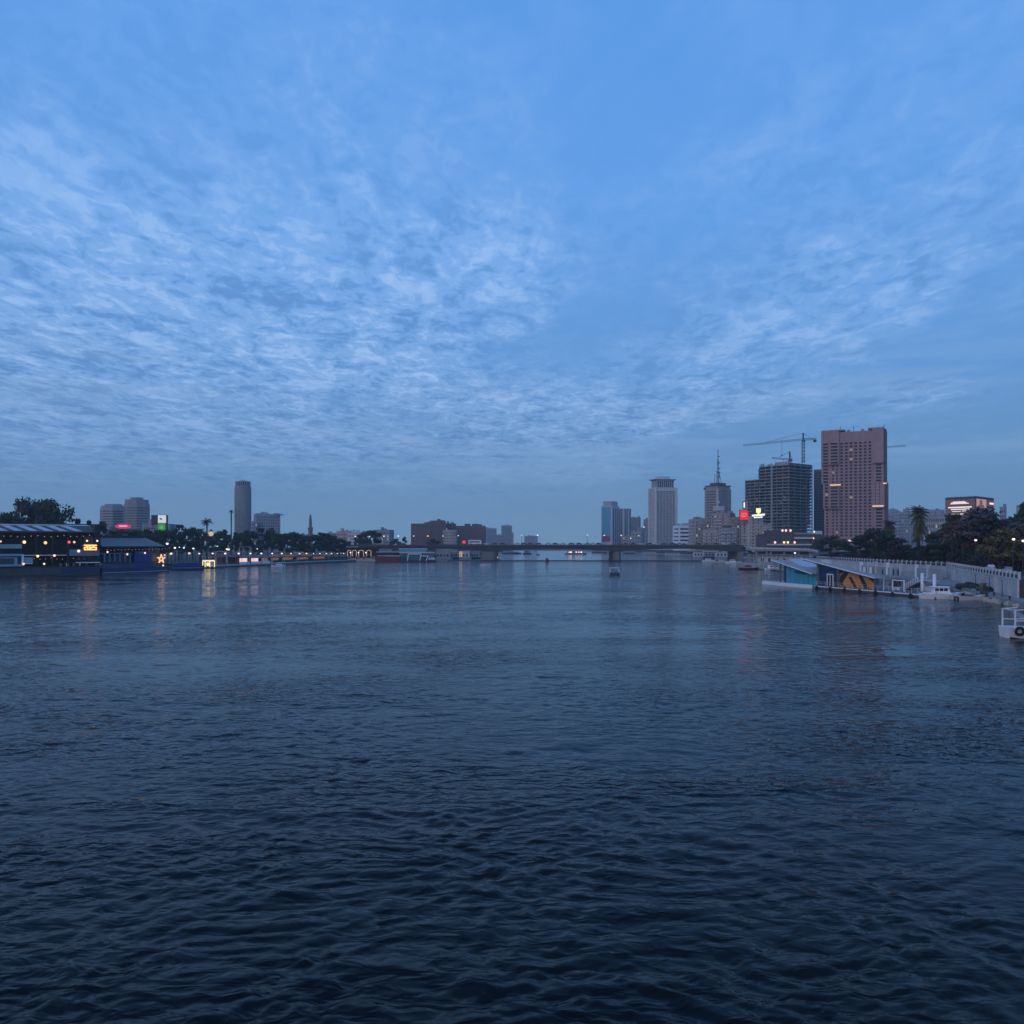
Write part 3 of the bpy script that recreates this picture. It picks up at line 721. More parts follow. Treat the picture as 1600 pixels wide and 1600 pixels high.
# --- pale banded office slab and the jumble of flats above the bridge
def banded():
    D = 1000; P = fr(1061, 1103, D, 24, 10); zt = Z(822, D)
    t = block('banded_office', 'long low office building with white horizontal bands beside the ministry tower', P, 4, zt, WHITE, {0: (1, 6, .97, .42), 1: (1, 6, .9, .42), 3: (1, 6, .9, .42)}, GLASS, rev=.8)
    roofbox(t, GREYW, -8, 14, -6, 4, zt - 4, Z(817, D) - 4); roofbox(t, GREYW, -15, -11, -6, 0, zt - 4, Z(818, D) - 4, 'lift_housing')
banded()
FLATS = [  # px0, px1, ytop, D, skew, wall, cols, rows, label
 (1086, 1113, 812, 880, 8, DUST2, 6, 9, 'sandy block of flats at the foot of the aerial tower, right of the banded office'),
 (1111, 1141, 803, 860, -6, DUST, 7, 11, 'brown block of flats with cluttered roof below the aerial mast'),
 (1139, 1160, 809, 845, 5, DUST2, 5, 10, 'tan block of flats left of the red lit screen'),
 (1158, 1172, 812, 745, 0, DUST, 4, 10, 'narrow brown block of flats under the red lit screen'),
 (1170, 1192, 808, 735, 3, CREAM, 5, 10, 'pale block of flats with balconies under the yellow and white sign'),
 (1190, 1206, 822, 730, 0, DUST, 4, 7, 'lower brown block right of the flats under the yellow and white sign'),
 (1127, 1150, 826, 790, 0, GREYW, 5, 6, 'grey five storey block just above the bridge deck left of the ramp'),
 (1098, 1122, 830, 800, 0, DUST2, 6, 6, 'low sandy block just above the bridge deck below the aerial tower')]
for (a, b, yt, D, sk, w, nc, nr, lb) in FLATS:
    P = fr(a, b, D, 16, sk); zt = Z(yt, D)
    t = block('apartment_block', lb, P, 4, zt, w, {0: (nc, nr, .55, .52), 1: (3, nr, .5, .5), 3: (3, nr, .5, .5)}, PANE, group='flats behind the bridge', rev=.5)
    wd = (X(b, D) - X(a, D)); h = zt - 4
    bal = MB().box(-.5, .5, -1.1, 0, 0, .12).box(-.5, .5, -1.1, -1.0, .12, 1.0).mesh('balcony', CONC_L)
    e0 = Vector(P[0]) - Vector((t.location.x, t.location.y)); e1 = Vector(P[1]) - Vector((t.location.x, t.location.y)); rz = math.atan2(e1.y - e0.y, e1.x - e0.x)
    for r_ in range(1, nr):
        for c_ in range(nc):
            if (c_ + nr) % 2 == 0 or random.random() < .25:
                p = e0.lerp(e1, (c_ + .5) / nc); obj('balcony', bal, t, (p.x, p.y, .04 * h + (h - 1.2 - .04 * h) * (r_ + .18) / nr), rz, (wd / nc * .9, 1, 1))
    for k in range(5):
        x = random.uniform(-.42, .42) * wd; y = random.uniform(-5, 2); s = random.uniform(1, 2.6)
        roofbox(t, random.choice((DUST, CONC, CONC_D)), x - s, x + s, y, y + 2 * s, h, h + random.uniform(1.4, 3.4), random.choice(('roof_hut', 'water_tank', 'lift_housing')))
    for k in range(3):
        x = random.uniform(-.42, .42) * wd; MB().tube([(x, -4, h), (x, -4, h + random.uniform(2.5, 5))], .1, 4).build('aerial', STEEL_D, t)
# lit signs on those roofs
def sign_red():
    D = 738; t = thing('red_screen', 'glowing red roof screen with pale writing above the flats', 'sign', (X(1162, D), D, Z(814, D)))
    w = X(1169, D) - X(1155, D); h = Z(797, D) - Z(813, D)
    MB().prism([(-w/2, -1), (w/2, -1), (w/2, .4), (-w/2, .4)], .8, .8 + h).build('cabinet', STEEL_D, t)
    MB().slab([(-w/2 + .2, 1.0), (w/2 - .2, 1.0), (w/2 - .2, .6 + h * .86), (w/2 - 1.6, .6 + h), (-w/2 + .9, .6 + h), (-w/2 + .2, .6 + h * .86)], -1.15, -1.02).build('screen', lampmat('red_screen', (0.95, 0.035, 0.055), .75), t)
    for k, (x0, x1, zc) in enumerate(((-2.4, 2.3, .62), (-3.0, 2.8, .45), (-1.8, 1.6, .3))): MB().box(x0, x1, -1.24, -1.17, .8 + h * zc, .8 + h * zc + .55).build('lettering', lampmat('red_sign_text', (1, .25, .22), 1.0), t)
    MB().box(-1.0, w/2 - .4, -.4, .4, h + .9, h + 8.5).build('upper_panel', mat('sign_back', (.33, .25, .27), .7), t)
    MB().box(-.05, .75, -.6, -.45, h + 2.8, h + 7.2).build('tube_light', LW, t)
    for x in (-w/2 + .6, w/2 - .6): MB().box(x - .15, x + .15, -.15, .15, -2, .8).build('leg', STEEL_D, t)
sign_red()
def sign_white():
    D = 726; t = thing('roof_sign', 'yellow shield sign above a white lit strip on the flats', 'sign', (X(1185, D), D, Z(810, D)))
    s = D / 1320; 
    MB().slab([(-1.8, 5.2), (0, 3.7), (1.8, 5.2), (1.9, 8.6), (-1.9, 8.6)], -.4, 0).build('shield', lampmat('sign_yellow', (1, .82, .12), 1.6), t)
    MB().slab([(-1.0, 5.6), (0, 4.8), (1.0, 5.6), (1.0, 7.7), (-1.0, 7.7)], -.5, -.41).build('emblem', lampmat('sign_pale', (1, .95, .55), 1.6), t)
    MB().slab([(-5.6, 1.7), (5.2, 2.6), (5.6, 4.1), (-5.4, 3.0)], -.4, 0).build('strip', LW, t)
    MB().slab([(-4.0, .3), (3.4, .7), (3.6, 1.7), (-4.0, 1.2)], -.4, 0).build('strip', LC, t)
    MB().box(-5.4, 5.4, .02, .3, .2, 8.8).build('backing', mat('sign_teal_back', (.02, .07, .09), .6), t)
    for x in (-4, 4): MB().box(x - .15, x + .15, .05, .25, -3.5, .2).build('leg', STEEL_D, t)
sign_white()
# --- shopping block with reddish front and lamps, in front of the shell
def mall():
    D = 690; z0 = 4; P = fr(1196, 1284, D, 26, 0, 0); zt = Z(836, D)
    t = block('shopping_block', 'long dark reddish shopping building below the building shell', P, z0, zt, mat('mall_front', (.10, .062, .066), .8, .25, .4), {0: (14, 2, .7, .55)}, PANE, rev=.5)
    ox, oy = t.location.x, t.location.y; Zr = lambda y: Z(y, D) - z0
    roofbox(t, MATS['mall_front'], X(1204, D) - ox, X(1240, D) - ox, -11, 6, Zr(836), Zr(828.5), 'upper_storey')
    roofbox(t, CONC, X(1243, D) - ox, X(1268, D) - ox, -12.0, -6, Zr(836), Zr(833.0), 'upper_storey')
    roofbox(t, CONC_L, X(1270, D) - ox, X(1285, D) - ox, -12.4, -6, Zr(836), Zr(829.5), 'stair_tower')
    MB().box(X(1241, D) - ox, X(1270, D) - ox, -14.4, -13.4, Zr(842), Zr(839.5)).build('canopy', CONC_L, t)
    MB().box(X(1198, D) - ox, X(1268, D) - ox, -13.9, -13.2, Zr(852), Zr(850)).build('canopy', CONC_L, t)
    for k, (p, y, m) in enumerate(((1221.5, 829, LP), (1227, 829, LP), (1234, 829, LP), (1210, 847.5, LP), (1224, 847.5, LY), (1230, 847.5, LY), (1240.5, 847.5, LP), (1271, 831, LW), (1270, 841, LP))):
        q = thing('wall_lamp', ['left', 'middle', 'right', 'far left', 'left of centre', 'right of centre', 'far right', 'upper end', 'lower end'][k] + ' lamp of the ' + ('three on the upper storey' if k < 3 else 'four along the lower front' if k < 7 else 'two on the pale stair tower') + ' of the reddish shopping building', 'lamp', (X(p, D), D - 1.2 - (0 if k > 2 else 0), Z(y, D)), 0, 'lamps on the shopping building')
        MB().ball((0, -.6, 0), .95 if k < 7 else .6, 8, 6).build('globe', m, q); MB().box(-.1, .1, -.6, 1.2, -1.2, -1.0).build('bracket', STEEL_D, q)
mall()
# --- towers up river, right of the bridge middle
def teal_tower():
    D = 1600; z0 = 4; zt = Z(791, D); P = corner(939.5, 956.5, 968, D, 4, 26)
    t = block('teal_tower', 'slim tower with teal glass face and orange lit base above the bridge', P, z0, zt, mat('tower_white', (.42, .42, .44), .7, .08, .1), {1: (3, 1, .5, .96)}, GLASS, rev=.6)
    ox, oy = t.location.x, t.location.y; a = Vector(P[0]) - Vector((ox, oy)); b = Vector(P[1]) - Vector((ox, oy)); H = zt - z0; Zr = lambda y: Z(y, D) - z0
    p0 = a.lerp(b, .06); p1 = a.lerp(b, .83)
    for k in range(16):                                         # glazing in storey-high panels
        z_a = Zr(836) + (H - 1.5 - Zr(836)) * k / 16; z_b = Zr(836) + (H - 1.5 - Zr(836)) * (k + .96) / 16
        for j in range(3):
            q0 = p0.lerp(p1, j / 3 + .004); q1 = p0.lerp(p1, (j + 1) / 3 - .004)
            MB().add([(q0.x, q0.y - .6, z_a), (q1.x, q1.y - .6, z_a), (q1.x, q1.y - .6, z_b), (q0.x, q0.y - .6, z_b), (q0.x, q0.y, z_a), (q1.x, q1.y, z_a), (q1.x, q1.y, z_b), (q0.x, q0.y, z_b)], [(0,1,2,3),(1,5,6,2),(5,4,7,6),(4,0,3,7),(3,2,6,7),(4,5,1,0)]).build('glass_panel', TEALG, t)
    MB().box(p0.x, p1.x, p0.y - .9, p1.y - .2, Zr(846), Zr(837)).build('base_sign', mat('base_sign', (.20, .03, .03), .6), t)
    MB().box(p0.x + 2, p0.x + 9.5, p0.y - 1.5, p0.y - .95, Zr(845.5), Zr(841)).build('lit_panel', lampmat('orange_panel', (1.0, .45, .15), 1.5), t)
    MB().prism([(x * .8, y * .8) for x, y in ((a.x, a.y), (b.x, b.y), (P[2][0] - ox, P[2][1] - oy), (P[3][0] - ox, P[3][1] - oy))], H, Zr(783)).build('roof_housing', DUST2, t)
    q = MB().lathe([(12, 0), (12, Zr(794))], 20, X(976, D + 20) - ox, D + 24 - oy).build('round_wing', GREYW, t, True)
    for k in range(9):
        an = R(200 + k * 17.5); x = X(976, D + 20) - ox + 12.0 * math.cos(an); y = D + 24 - oy + 12.0 * math.sin(an); piece('wing_rib', CONC_L if k % 3 == 0 else GLASS, t, x - .7, x + .7, y - .5, y + .5, 3, Zr(794.6))
teal_tower()
UP = [  # up-river blocks: px0, px1, ytop, D, wall, cols, rows, label
 (985.5, 999, 809, 1500, mat('slate_render', (.15, .16, .19), .8, .12, .2), 7, 18, 'flat topped slate office block left of the ministry tower'),
 (999, 1014, 825, 1450, GREYW, 6, 12, 'lower grey block against the left foot of the ministry tower'),
 (1005.5, 1014, 812, 1490, GREYW, 3, 14, 'slim grey block half hidden by the ministry tower'),
 (970, 988, 838, 1350, DUST, 6, 5, 'low brown flats in front of the teal tower above the bridge'),
 (986, 1002, 832, 1300, CONC, 6, 5, 'low pale flats above the bridge left of the ministry tower'),
 (642, 672, 819, 1100, REDBR, 10, 12, 'left part of the broad red brown apartment cluster above the bridge'),
 (671, 697, 815.5, 1090, REDBR, 9, 13, 'tallest middle part of the broad red brown apartment cluster above the bridge'),
 (696, 708.5, 819, 1110, REDBR, 5, 12, 'right part of the broad red brown apartment cluster above the bridge'),
 (692, 712, 829, 1040, DUST2, 7, 7, 'pale lower block in front of the red brown apartment cluster'),
 (708, 757, 822.5, 1150, REDBR, 14, 12, 'long dark red brown apartment slab right of the cluster'),
 (760.5, 776, 826, 1900, GREYW, 6, 14, 'grey tower next right of the red brown slab'),
 (775, 787, 836, 2000, GREYW, 5, 9, 'low grey block between two grey towers above the bridge'),
 (785.5, 800, 821.5, 1900, GREYW, 5, 16, 'taller grey tower with stepped right side above the bridge'),
 (799, 802.5, 833, 1880, GREYW, 2, 10, 'narrow step at the right foot of the taller grey tower'),
 (821, 839.5, 838, 2500, GREYW, 7, 9, 'faint flat grey block farthest up the river'),
 (583, 608, 829, 820, GREYW, 8, 7, 'grey rounded block behind the dark tree left of the bridge'),
 (526, 545, 831, 820, DUST2, 7, 6, 'pale apartment block right of the minaret'),
 (543, 562, 833, 800, CONC_L, 7, 6, 'whitish apartment block behind the first bridge lamp'),
 (506, 528, 834, 900, DUST, 7, 5, 'hazy low block just right of the minaret trees'),
 (455, 480, 836, 850, CONC, 8, 4, 'low pale block left of the minaret'),
 (1386, 1396, 803, 1300, GREYW, 3, 9, 'short grey tower just right of the pink hotel'),
 (1391, 1403, 797, 1400, GREYW, 4, 12, 'hazy grey tower right of the pink hotel'),
 (1402, 1412, 801, 1450, CONC, 4, 11, 'hazy pale tower second right of the pink hotel'),
 (1411, 1421, 796, 1400, GREYW, 4, 12, 'hazy grey tower left of the big palm'),
 (1443, 1458, 797, 1350, GREYW, 5, 12, 'hazy grey tower right of the big palm'),
 (1462, 1476, 797, 1400, GREYW, 5, 12, 'hazy grey tower left of the billboard building'),
 (1446, 1480, 806, 700, GREYW, 9, 6, 'pale low building between big palm and billboard building'),
 (1418, 1447, 804, 1500, GREYW, 8, 12, 'hazy wide block right behind the big palm crown'),
 (1562, 1571, 793, 900, GREYW, 3, 8, 'small grey tower right of the billboard building'),
 (1588, 1640, 791, 600, DUST, 6, 6, 'brown block behind the trees at the right edge'),
 (222, 265, 820, 620, GREYW, 10, 7, 'grey block below the green and white screen'),
 (164, 232, 829.5, 690, CONC_D, 14, 5, 'low brown block carrying the pink sign'),
 (399, 438, 804, 1000, GREYW, 10, 12, 'grey hotel block with peaked roof right of the round tower'),
 (393, 402, 816, 990, GREYW, 3, 9, 'low grey wing between round tower and peaked hotel')]
UPT = {}
for (a, b, yt, D, w, nc, nr, lb) in UP:
    sk = random.choice((-1, 1)) * random.uniform(1, 6) if b - a > 12 else 0
    P = fr(a, b, D, (X(b, D) - X(a, D)) * .7 + 4, sk); zt = Z(yt, D)
    t = block('far_building', lb, P, 2.0, zt, w, {0: (nc, nr, .55, .5), 1: (2, nr, .5, .5), 3: (2, nr, .5, .5)}, PANE, rev=.5, stuffpane=nc * nr > 60, group='skyline blocks'); UPT[lb] = t
    wd = X(b, D) - X(a, D); h = zt - 2.0
    for k in range(random.choice((1, 2, 2, 3))):
        x = random.uniform(-.36, .36) * wd; s = wd * random.uniform(.06, .13)
        roofbox(t, w, x - s, x + s, -2, 2, h - .2, h + random.uniform(1.5, 4), 'roof_housing')
def add_top(lb, D, items, m):
    t = UPT[lb]
    for (p0, p1, y) in items: roofbox(t, m, X(p0, D) - t.location.x, X(p1, D) - t.location.x, -4, 5, 3, Z(y, D) - 2.0, 'roof_housing')
add_top('tallest middle part of the broad red brown apartment cluster above the bridge', 1090, ((672, 681, 813), (686, 694, 812.5)), REDBR)
add_top('long dark red brown apartment slab right of the cluster', 1150, ((725, 734, 818), (737.5, 747, 818)), REDBR)
def hazy_tower(lb, p0, p1, D, wall, tiers):
    w = X(p1, D) - X(p0, D); t = thing('far_tower', lb, 'building', (X((p0 + p1) / 2, D), D + w / 2, 2.0), 0, 'hazy twin towers'); z = 0.0
    oc = lambda r: [(r * math.cos(R(22.5 + 45 * k)) * 1.08, r * math.sin(R(22.5 + 45 * k)) * 1.08) for k in range(8)]
    for k, (f, y) in enumerate(tiers):
        h = Z(y, D) - 2.0; r = w / 2 * f; MB().prism(oc(r), z, h).build('tier', wall, t)
        n = int((h - max(z, 25)) / 3.4)
        if k == 0:
            ring = MB().prism(oc(r * 1.004), 0, 1.5).mesh('window_band', PANE2)
            for j in range(n): obj('window_band', ring, t, (0, 0, 25 + j * 3.4))
        z = h - .05
hazy_tower('left of two hazy grey towers behind the restaurant roof', 151, 186.5, 1100, GREYW, ((1.0, 793), (.94, 789.5), (.66, 787.0)))
hazy_tower('right taller one of two hazy grey towers behind the restaurant roof', 188.5, 223.5, 1080, mat('hazy_beige', (.25, .235, .24), .85, .14, .3, streak=True), ((1.0, 787), (.92, 780), (.5, 776.5)))
add_top('taller grey tower with stepped right side above the bridge', 1900, ((789, 796, 820),), CONC_L)
add_top('hazy grey tower right of the pink hotel', 1400, ((1392, 1401, 795.5),), GREYW)
t = UPT['grey hotel block with peaked roof right of the round tower']; D = 1000
for (p0, p1, y0, y1) in ((399.5, 415, 804, 799), (420, 437, 804, 801)):
    xa, xb = X(p0, D) - t.location.x, X(p1, D) - t.location.x; MB().slab([(xa, Z(y0, D) - 2), (xb, Z(y0, D) - 2), ((xa + xb) / 2, Z(y1, D) - 2)], -10, 10).build('gable_roof', GREYW, t)
# round tower on the island
def round_tower():
    D = 900; z0 = 2.2; s = D / 1320; t = thing('round_tower', 'tall round ribbed tower with glazed crown on the left skyline', 'building', (X(379.5, D), D, z0))
    zr = lambda y: Z(y, D) - z0; r = lambda w: w / 2 * s
    RT = mat('ribbed_tower', (.215, .205, .215), .8, .1, .3, streak=True)
    MB().lathe([(r(24), 0), (r(23.6), zr(825)), (r(23.4), zr(808)), (r(24.2), zr(795)), (r(25), zr(775)), (r(25), zr(766)), (r(24.0), zr(760)), (r(22), zr(758.6))], 40).build('shaft', RT, t, False)
    for k in range(36):
        a = math.pi * 2 * k / 36; rr = r(24.6); piece('rib', CONC, t, rr * math.cos(a) - .2, rr * math.cos(a) + .2, rr * math.sin(a) - .2, rr * math.sin(a) + .2, 4, zr(766))
    MB().lathe([(r(21.5), zr(758.6)), (r(22.6), zr(753.5))], 32).build('glazed_crown', GLASS_B, t)
    for k in range(24):
        a = math.pi * 2 * k / 24; rr = r(22.6); piece('crown_post', CONC_L, t, rr * math.cos(a) - .2, rr * math.cos(a) + .2, rr * math.sin(a) - .2, rr * math.sin(a) + .2, zr(758.6), zr(753))
    MB().lathe([(r(23), zr(753.5)), (r(23), zr(752.6)), (r(6), zr(750.6)), (r(2), zr(750))], 32).build('conical_roof', GREYW, t)
    MB().box(-2, 1, -r(24.4), -r(23), zr(824), zr(822.8)).build('vent_slot', DARK, t)
round_tower()
def minaret():
    D = 640; z0 = 2.2; t = thing('minaret', 'slender stone minaret with balcony and pointed top among left bank trees', 'minaret', (X(485, D), D, z0)); zr = lambda y: Z(y, D) - z0
    MN = mat('minaret_stone', (.15, .14, .145), .85, .15, .6)
    MB().lathe([(1.9, 0), (1.7, zr(828))], 8).build('base_shaft', MN, t)
    MB().lathe([(1.5, zr(829)), (2.0, zr(827)), (2.1, zr(825.5)), (1.9, zr(825.4)), (1.9, zr(824.2))], 12).build('balcony', MN, t)
    MB().lathe([(1.2, zr(826)), (1.1, zr(812.5)), (1.3, zr(812)), (.9, zr(811))], 12).build('upper_shaft', MN, t)
    MB().lathe([(.7, zr(811)), (.95, zr(809)), (.75, zr(806.5)), (.25, zr(804)), (.05, zr(801.5))], 12).build('pointed_cap', MN, t)
minaret()
# lit signs of the left skyline
D = 600; t = thing('green_white_screen', 'tall double screen, white above green, beside a dark roof panel', 'billboard', (X(252, D), D, Z(834, D))); zr = lambda y: Z(y, D) - Z(834, D); xr = lambda p: X(p, D) - X(252, D)
MB().box(xr(246), xr(261.5), 0, 1.2, zr(833), zr(804.5)).build('frame', STEEL_D, t)
MB().box(xr(247), xr(259.5), -.25, -.03, zr(817), zr(805)).build('upper_screen', lampmat('screen_white', (.80, .84, .90), .75), t)
MB().add([(xr(249.5), -.3, zr(808.5)), (xr(254), -.3, zr(811)), (xr(253), -.3, zr(812.5)), (xr(250), -.3, zr(811.5))], [(3,2,1,0)]).build('picture_mark', BLACKP, t)
MB().box(xr(246.5), xr(258.5), -.25, -.03, zr(832), zr(817.6)).build('lower_screen', lampmat('screen_green', (.07, .42, .10), .55), t)
MB().ball((xr(252.5), -.2, zr(824)), 1.5, 8, 6).build('picture_mark', lampmat('screen_leaf', (.16, .62, .20), .6), t)
MB().box(xr(234.5), xr(245.5), 2, 3.5, zr(820), zr(804.5)).build('dark_panel', STEEL_D, t); MB().box(xr(229), xr(235), 3, 5, zr(824), zr(811)).build('side_panel', GREYW, t)
D = 686; t = thing('pink_roof_sign', 'glowing pink oval sign on the low block before the grey towers', 'sign', (X(192, D), D, Z(829.5, D))); zr = lambda y: Z(y, D) - Z(829.5, D)
pts = [(6.6 * math.cos(a * math.pi / 8), zr(822.3) + 2.0 * math.sin(a * math.pi / 8)) for a in range(16)]
MB().slab(pts, 0, .5).build('oval_board', lampmat('sign_magenta', (.70, .05, .20), .75), t); MB().box(-3.2, 3.6, -.12, -.02, zr(823), zr(821)).build('lettering', lampmat('sign_pink', (1, .42, .52), 1.0), t)
for x in (-4, 4): MB().box(x - .15, x + .15, .1, .4, 0, zr(824)).build('leg', STEEL_D, t)
# billboard building on the right
def billboard():
    D = 430; P = corner(1477, 1525, 1553, D, 14, 20); zt = Z(777.5, D)
    t = block('billboard_building', 'block wrapped in lit advertising screens above the right bank trees', P, 4, zt, mat('billboard_block', (.09, .085, .10), .7), {}, PANE)
    ox, oy = t.location.x, t.location.y; zr = lambda y: Z(y, D) - 4
    def face(e, u0, u1, y0, y1, m, off, nm):
        a = Vector(P[e]); b = Vector(P[e + 1]); d = b - a; n = Vector((d.y, -d.x)).normalized(); p0 = a + d * u0 + n * off; p1 = a + d * u1 + n * off; q0 = p0 - n * .1; q1 = p1 - n * .1
        v = [(p0, y1), (p1, y1), (p1, y0), (p0, y0)]; w = [(q0, y1), (q1, y1), (q1, y0), (q0, y0)]
        MB().add([(p.x - ox, p.y - oy, zr(y)) for p, y in v + w], [(0,1,2,3),(7,6,5,4),(0,4,5,1),(1,5,6,2),(2,6,7,3),(3,7,4,0)]).build(nm, m, t)
    SCR = lampmat('screen_mauve', (.17, .12, .16), .5); TX = lampmat('screen_text', (1, .86, .88), .95)
    face(0, .02, .96, 779, 806, SCR, .15, 'screen')
    for (u0, u1, y0, y1) in ((.20, .72, 783.8, 785.2), (.26, .66, 782.4, 783.6), (.18, .78, 785.4, 786.4), (.11, .87, 790.7, 792.6), (.20, .80, 794.0, 795.6), (.24, .52, 797.6, 798.6), (.56, .76, 797.2, 798.3), (.18, .44, 802, 803.4), (.5, .74, 801.8, 803.0)): face(0, u0, u1, y0, y1, TX, .32, 'text_line')
    face(1, .02, .55, 779, 792, lampmat('screen_pic', (.66, .42, .46), .6), .15, 'picture_screen'); face(1, .17, .31, 781.5, 787, lampmat('pic_red', (.26, .10, .12), .6), .32, 'picture_figure'); face(1, .20, .28, 780.6, 788.4, lampmat('pic_red', (.26, .10, .12), .6), .34, 'picture_figure'); face(1, .10, .40, 788, 791.6, lampmat('pic_red', (.26, .10, .12), .6), .33, 'picture_figure')
    face(1, .58, .98, 779, 789, lampmat('screen_dim', (.16, .10, .13), .55), .15, 'picture_screen'); face(1, .72, .95, 783, 786, TX, .32, 'text_line'); face(1, .05, .98, 793, 799, mat('panel_grey', (.25, .26, .27), .7), .15, 'lower_panel')
    roofbox(t, STEEL_D, -6, 3, -4, 4, zt - 4, zr(774.8))
billboard()
# ------------------------------------------------------------------ trees
def leafmat(name, col, var=.5):
    m = mat(name, col, .75, var, .9, rnd=.25, spec=.2); return m
LEAF = {'dark': leafmat('leaf_dark', (.034, .046, .028)), 'green': leafmat('leaf_green', (.038, .055, .028)), 'olive': leafmat('leaf_olive', (.135, .105, .046)),
        'red': leafmat('leaf_rust', (.115, .066, .046)), 'plum': leafmat('leaf_plum', (.062, .048, .050)), 'palm': leafmat('palm_frond', (.050, .064, .032)), 'dead': leafmat('dry_frond', (.10, .085, .044))}
BARK = mat('bark', (.050, .042, .037), .9, .3, 3, bump=.5)
def crown_mesh(name, m, Hc, Rc, z0, seed, nleaf=3400, leaf=.42, clumps=22, flat=1.0, open_=0.0):
    rng = np.random.default_rng(seed); cs = []
    for k in range(clumps):
        a = rng.uniform(0, 6.283); u = rng.uniform(-0.85, 1); rr = math.sqrt(max(0, 1 - u * u)) * rng.uniform(.35, 1.0)
        cs.append((Rc * rr * math.cos(a), Rc * rr * math.sin(a), z0 + Hc * (.5 + .48 * u * flat), rng.uniform(.20, .40) * Rc))
    cs = np.array(cs); idx = rng.integers(0, clumps, nleaf)
    v = rng.normal(size=(nleaf, 3)); v /= np.linalg.norm(v, axis=1)[:, None]; rad = rng.random(nleaf) ** (.45 + open_)
    c = cs[idx, :3] + v * (rad * cs[idx, 3])[:, None] * np.array([1.1, 1.1, .8])
    t1 = rng.normal(size=(nleaf, 3)); t1 /= np.linalg.norm(t1, axis=1)[:, None]; t2 = np.cross(v, t1); t2 /= (np.linalg.norm(t2, axis=1)[:, None] + 1e-6)
    s = (leaf * rng.uniform(.55, 1.3, nleaf))[:, None]
    q = np.stack([c - t1 * s, c + t2 * s * .55, c + t1 * s, c - t2 * s * .55], 1).reshape(-1, 3)
    me = bpy.data.meshes.new(name); f = np.arange(len(q)).reshape(-1, 4)
    me.from_pydata(q.tolist(), [], f.tolist()); me.materials.append(m); me.update(); return me, cs
def trunk_mesh(H, r, cs, seed, nb=7):
    rng = random.Random(seed); mb = MB(); lean = rng.uniform(-.4, .4); top = Vector((lean, rng.uniform(-.3, .3), H * .62))
    mb.tube([(0, 0, 0), (lean * .2, 0, H * .2), (lean * .6, top.y * .5, H * .4), tuple(top)], [r * 1.25, r, r * .8, r * .45], 7)
    for k in range(min(nb, len(cs))):
        c = cs[k]; a = Vector((lean * .5, top.y * .4, H * rng.uniform(.28, .5))); mid = a.lerp(Vector(c[:3]), .5) + Vector((0, 0, .5))
        mb.tube([tuple(a), tuple(mid), tuple(c[:3])], [r * .45, r * .28, r * .1], 5)
    return mb.mesh('trunk', BARK)
PROTO = {}; EXT = {}
def proto(kind, seed, H=12.0, Rc=4.6, z0=3.2, **kw):
    me, cs = crown_mesh('crown', LEAF[kind], H - z0, Rc, z0, seed, **kw); return me, trunk_mesh(H, .32, cs, seed)
PROTO['round'] = [proto('dark', 1), proto('dark', 2, clumps=26), proto('green', 3, clumps=18)]
PROTO['tall'] = [proto('dark', 4, Rc=3.4, z0=2.2), proto('green', 5, Rc=3.2, z0=2.4)]
PROTO['plum'] = [proto('plum', 6, Rc=4.0, z0=2.8, nleaf=2400, open_=.2)]
PROTO['rust'] = [proto('red', 7, Rc=4.8, z0=3.0, nleaf=1500, leaf=.34, open_=.35)]
PROTO['olive'] = [proto('olive', 8, Rc=5.0, z0=2.6, nleaf=3600), proto('olive', 9, Rc=4.6, z0=2.8)]
PROTO['big'] = [proto('dark', 10, Rc=7.0, z0=3.0, nleaf=5200, leaf=.5, clumps=30), proto('plum', 11, Rc=6.2, z0=4.0, nleaf=4200, leaf=.5, clumps=24, open_=.15)]
PROTO['bush'] = [proto('dark', 21, H=6, Rc=4.6, z0=.1, nleaf=3600, leaf=.4, clumps=26), proto('plum', 22, H=6, Rc=4.4, z0=.1, nleaf=3200, leaf=.4, clumps=24)]
PROTO['cypress'] = [proto('dark', 12, Rc=1.7, z0=.8, nleaf=2000, leaf=.32, clumps=18)]
def tree(kind, label, px, ytop, D, zg, wpx=None, group=None, var=None, name='tree'):
    me, tr = PROTO[kind][var if var is not None else random.randrange(len(PROTO[kind]))]
    H = Z(ytop, D) - zg
    if me.name not in EXT: EXT[me.name] = (np.percentile([v.co.x for v in me.vertices], 98.5) * 2, np.percentile([v.co.z for v in me.vertices], 99.5))
    w0, h0 = EXT[me.name]; k = H / h0
    kx = (wpx / 1320 * D) / w0 if wpx else k
    t = thing(name, label, 'tree', (X(px, D), D, zg), random.uniform(0, 6.28), group)
    c = obj('crown', me, t, None, 0, (kx, kx, k)); b = obj('trunk', tr, t, None, 0, (kx, kx, k)); return t
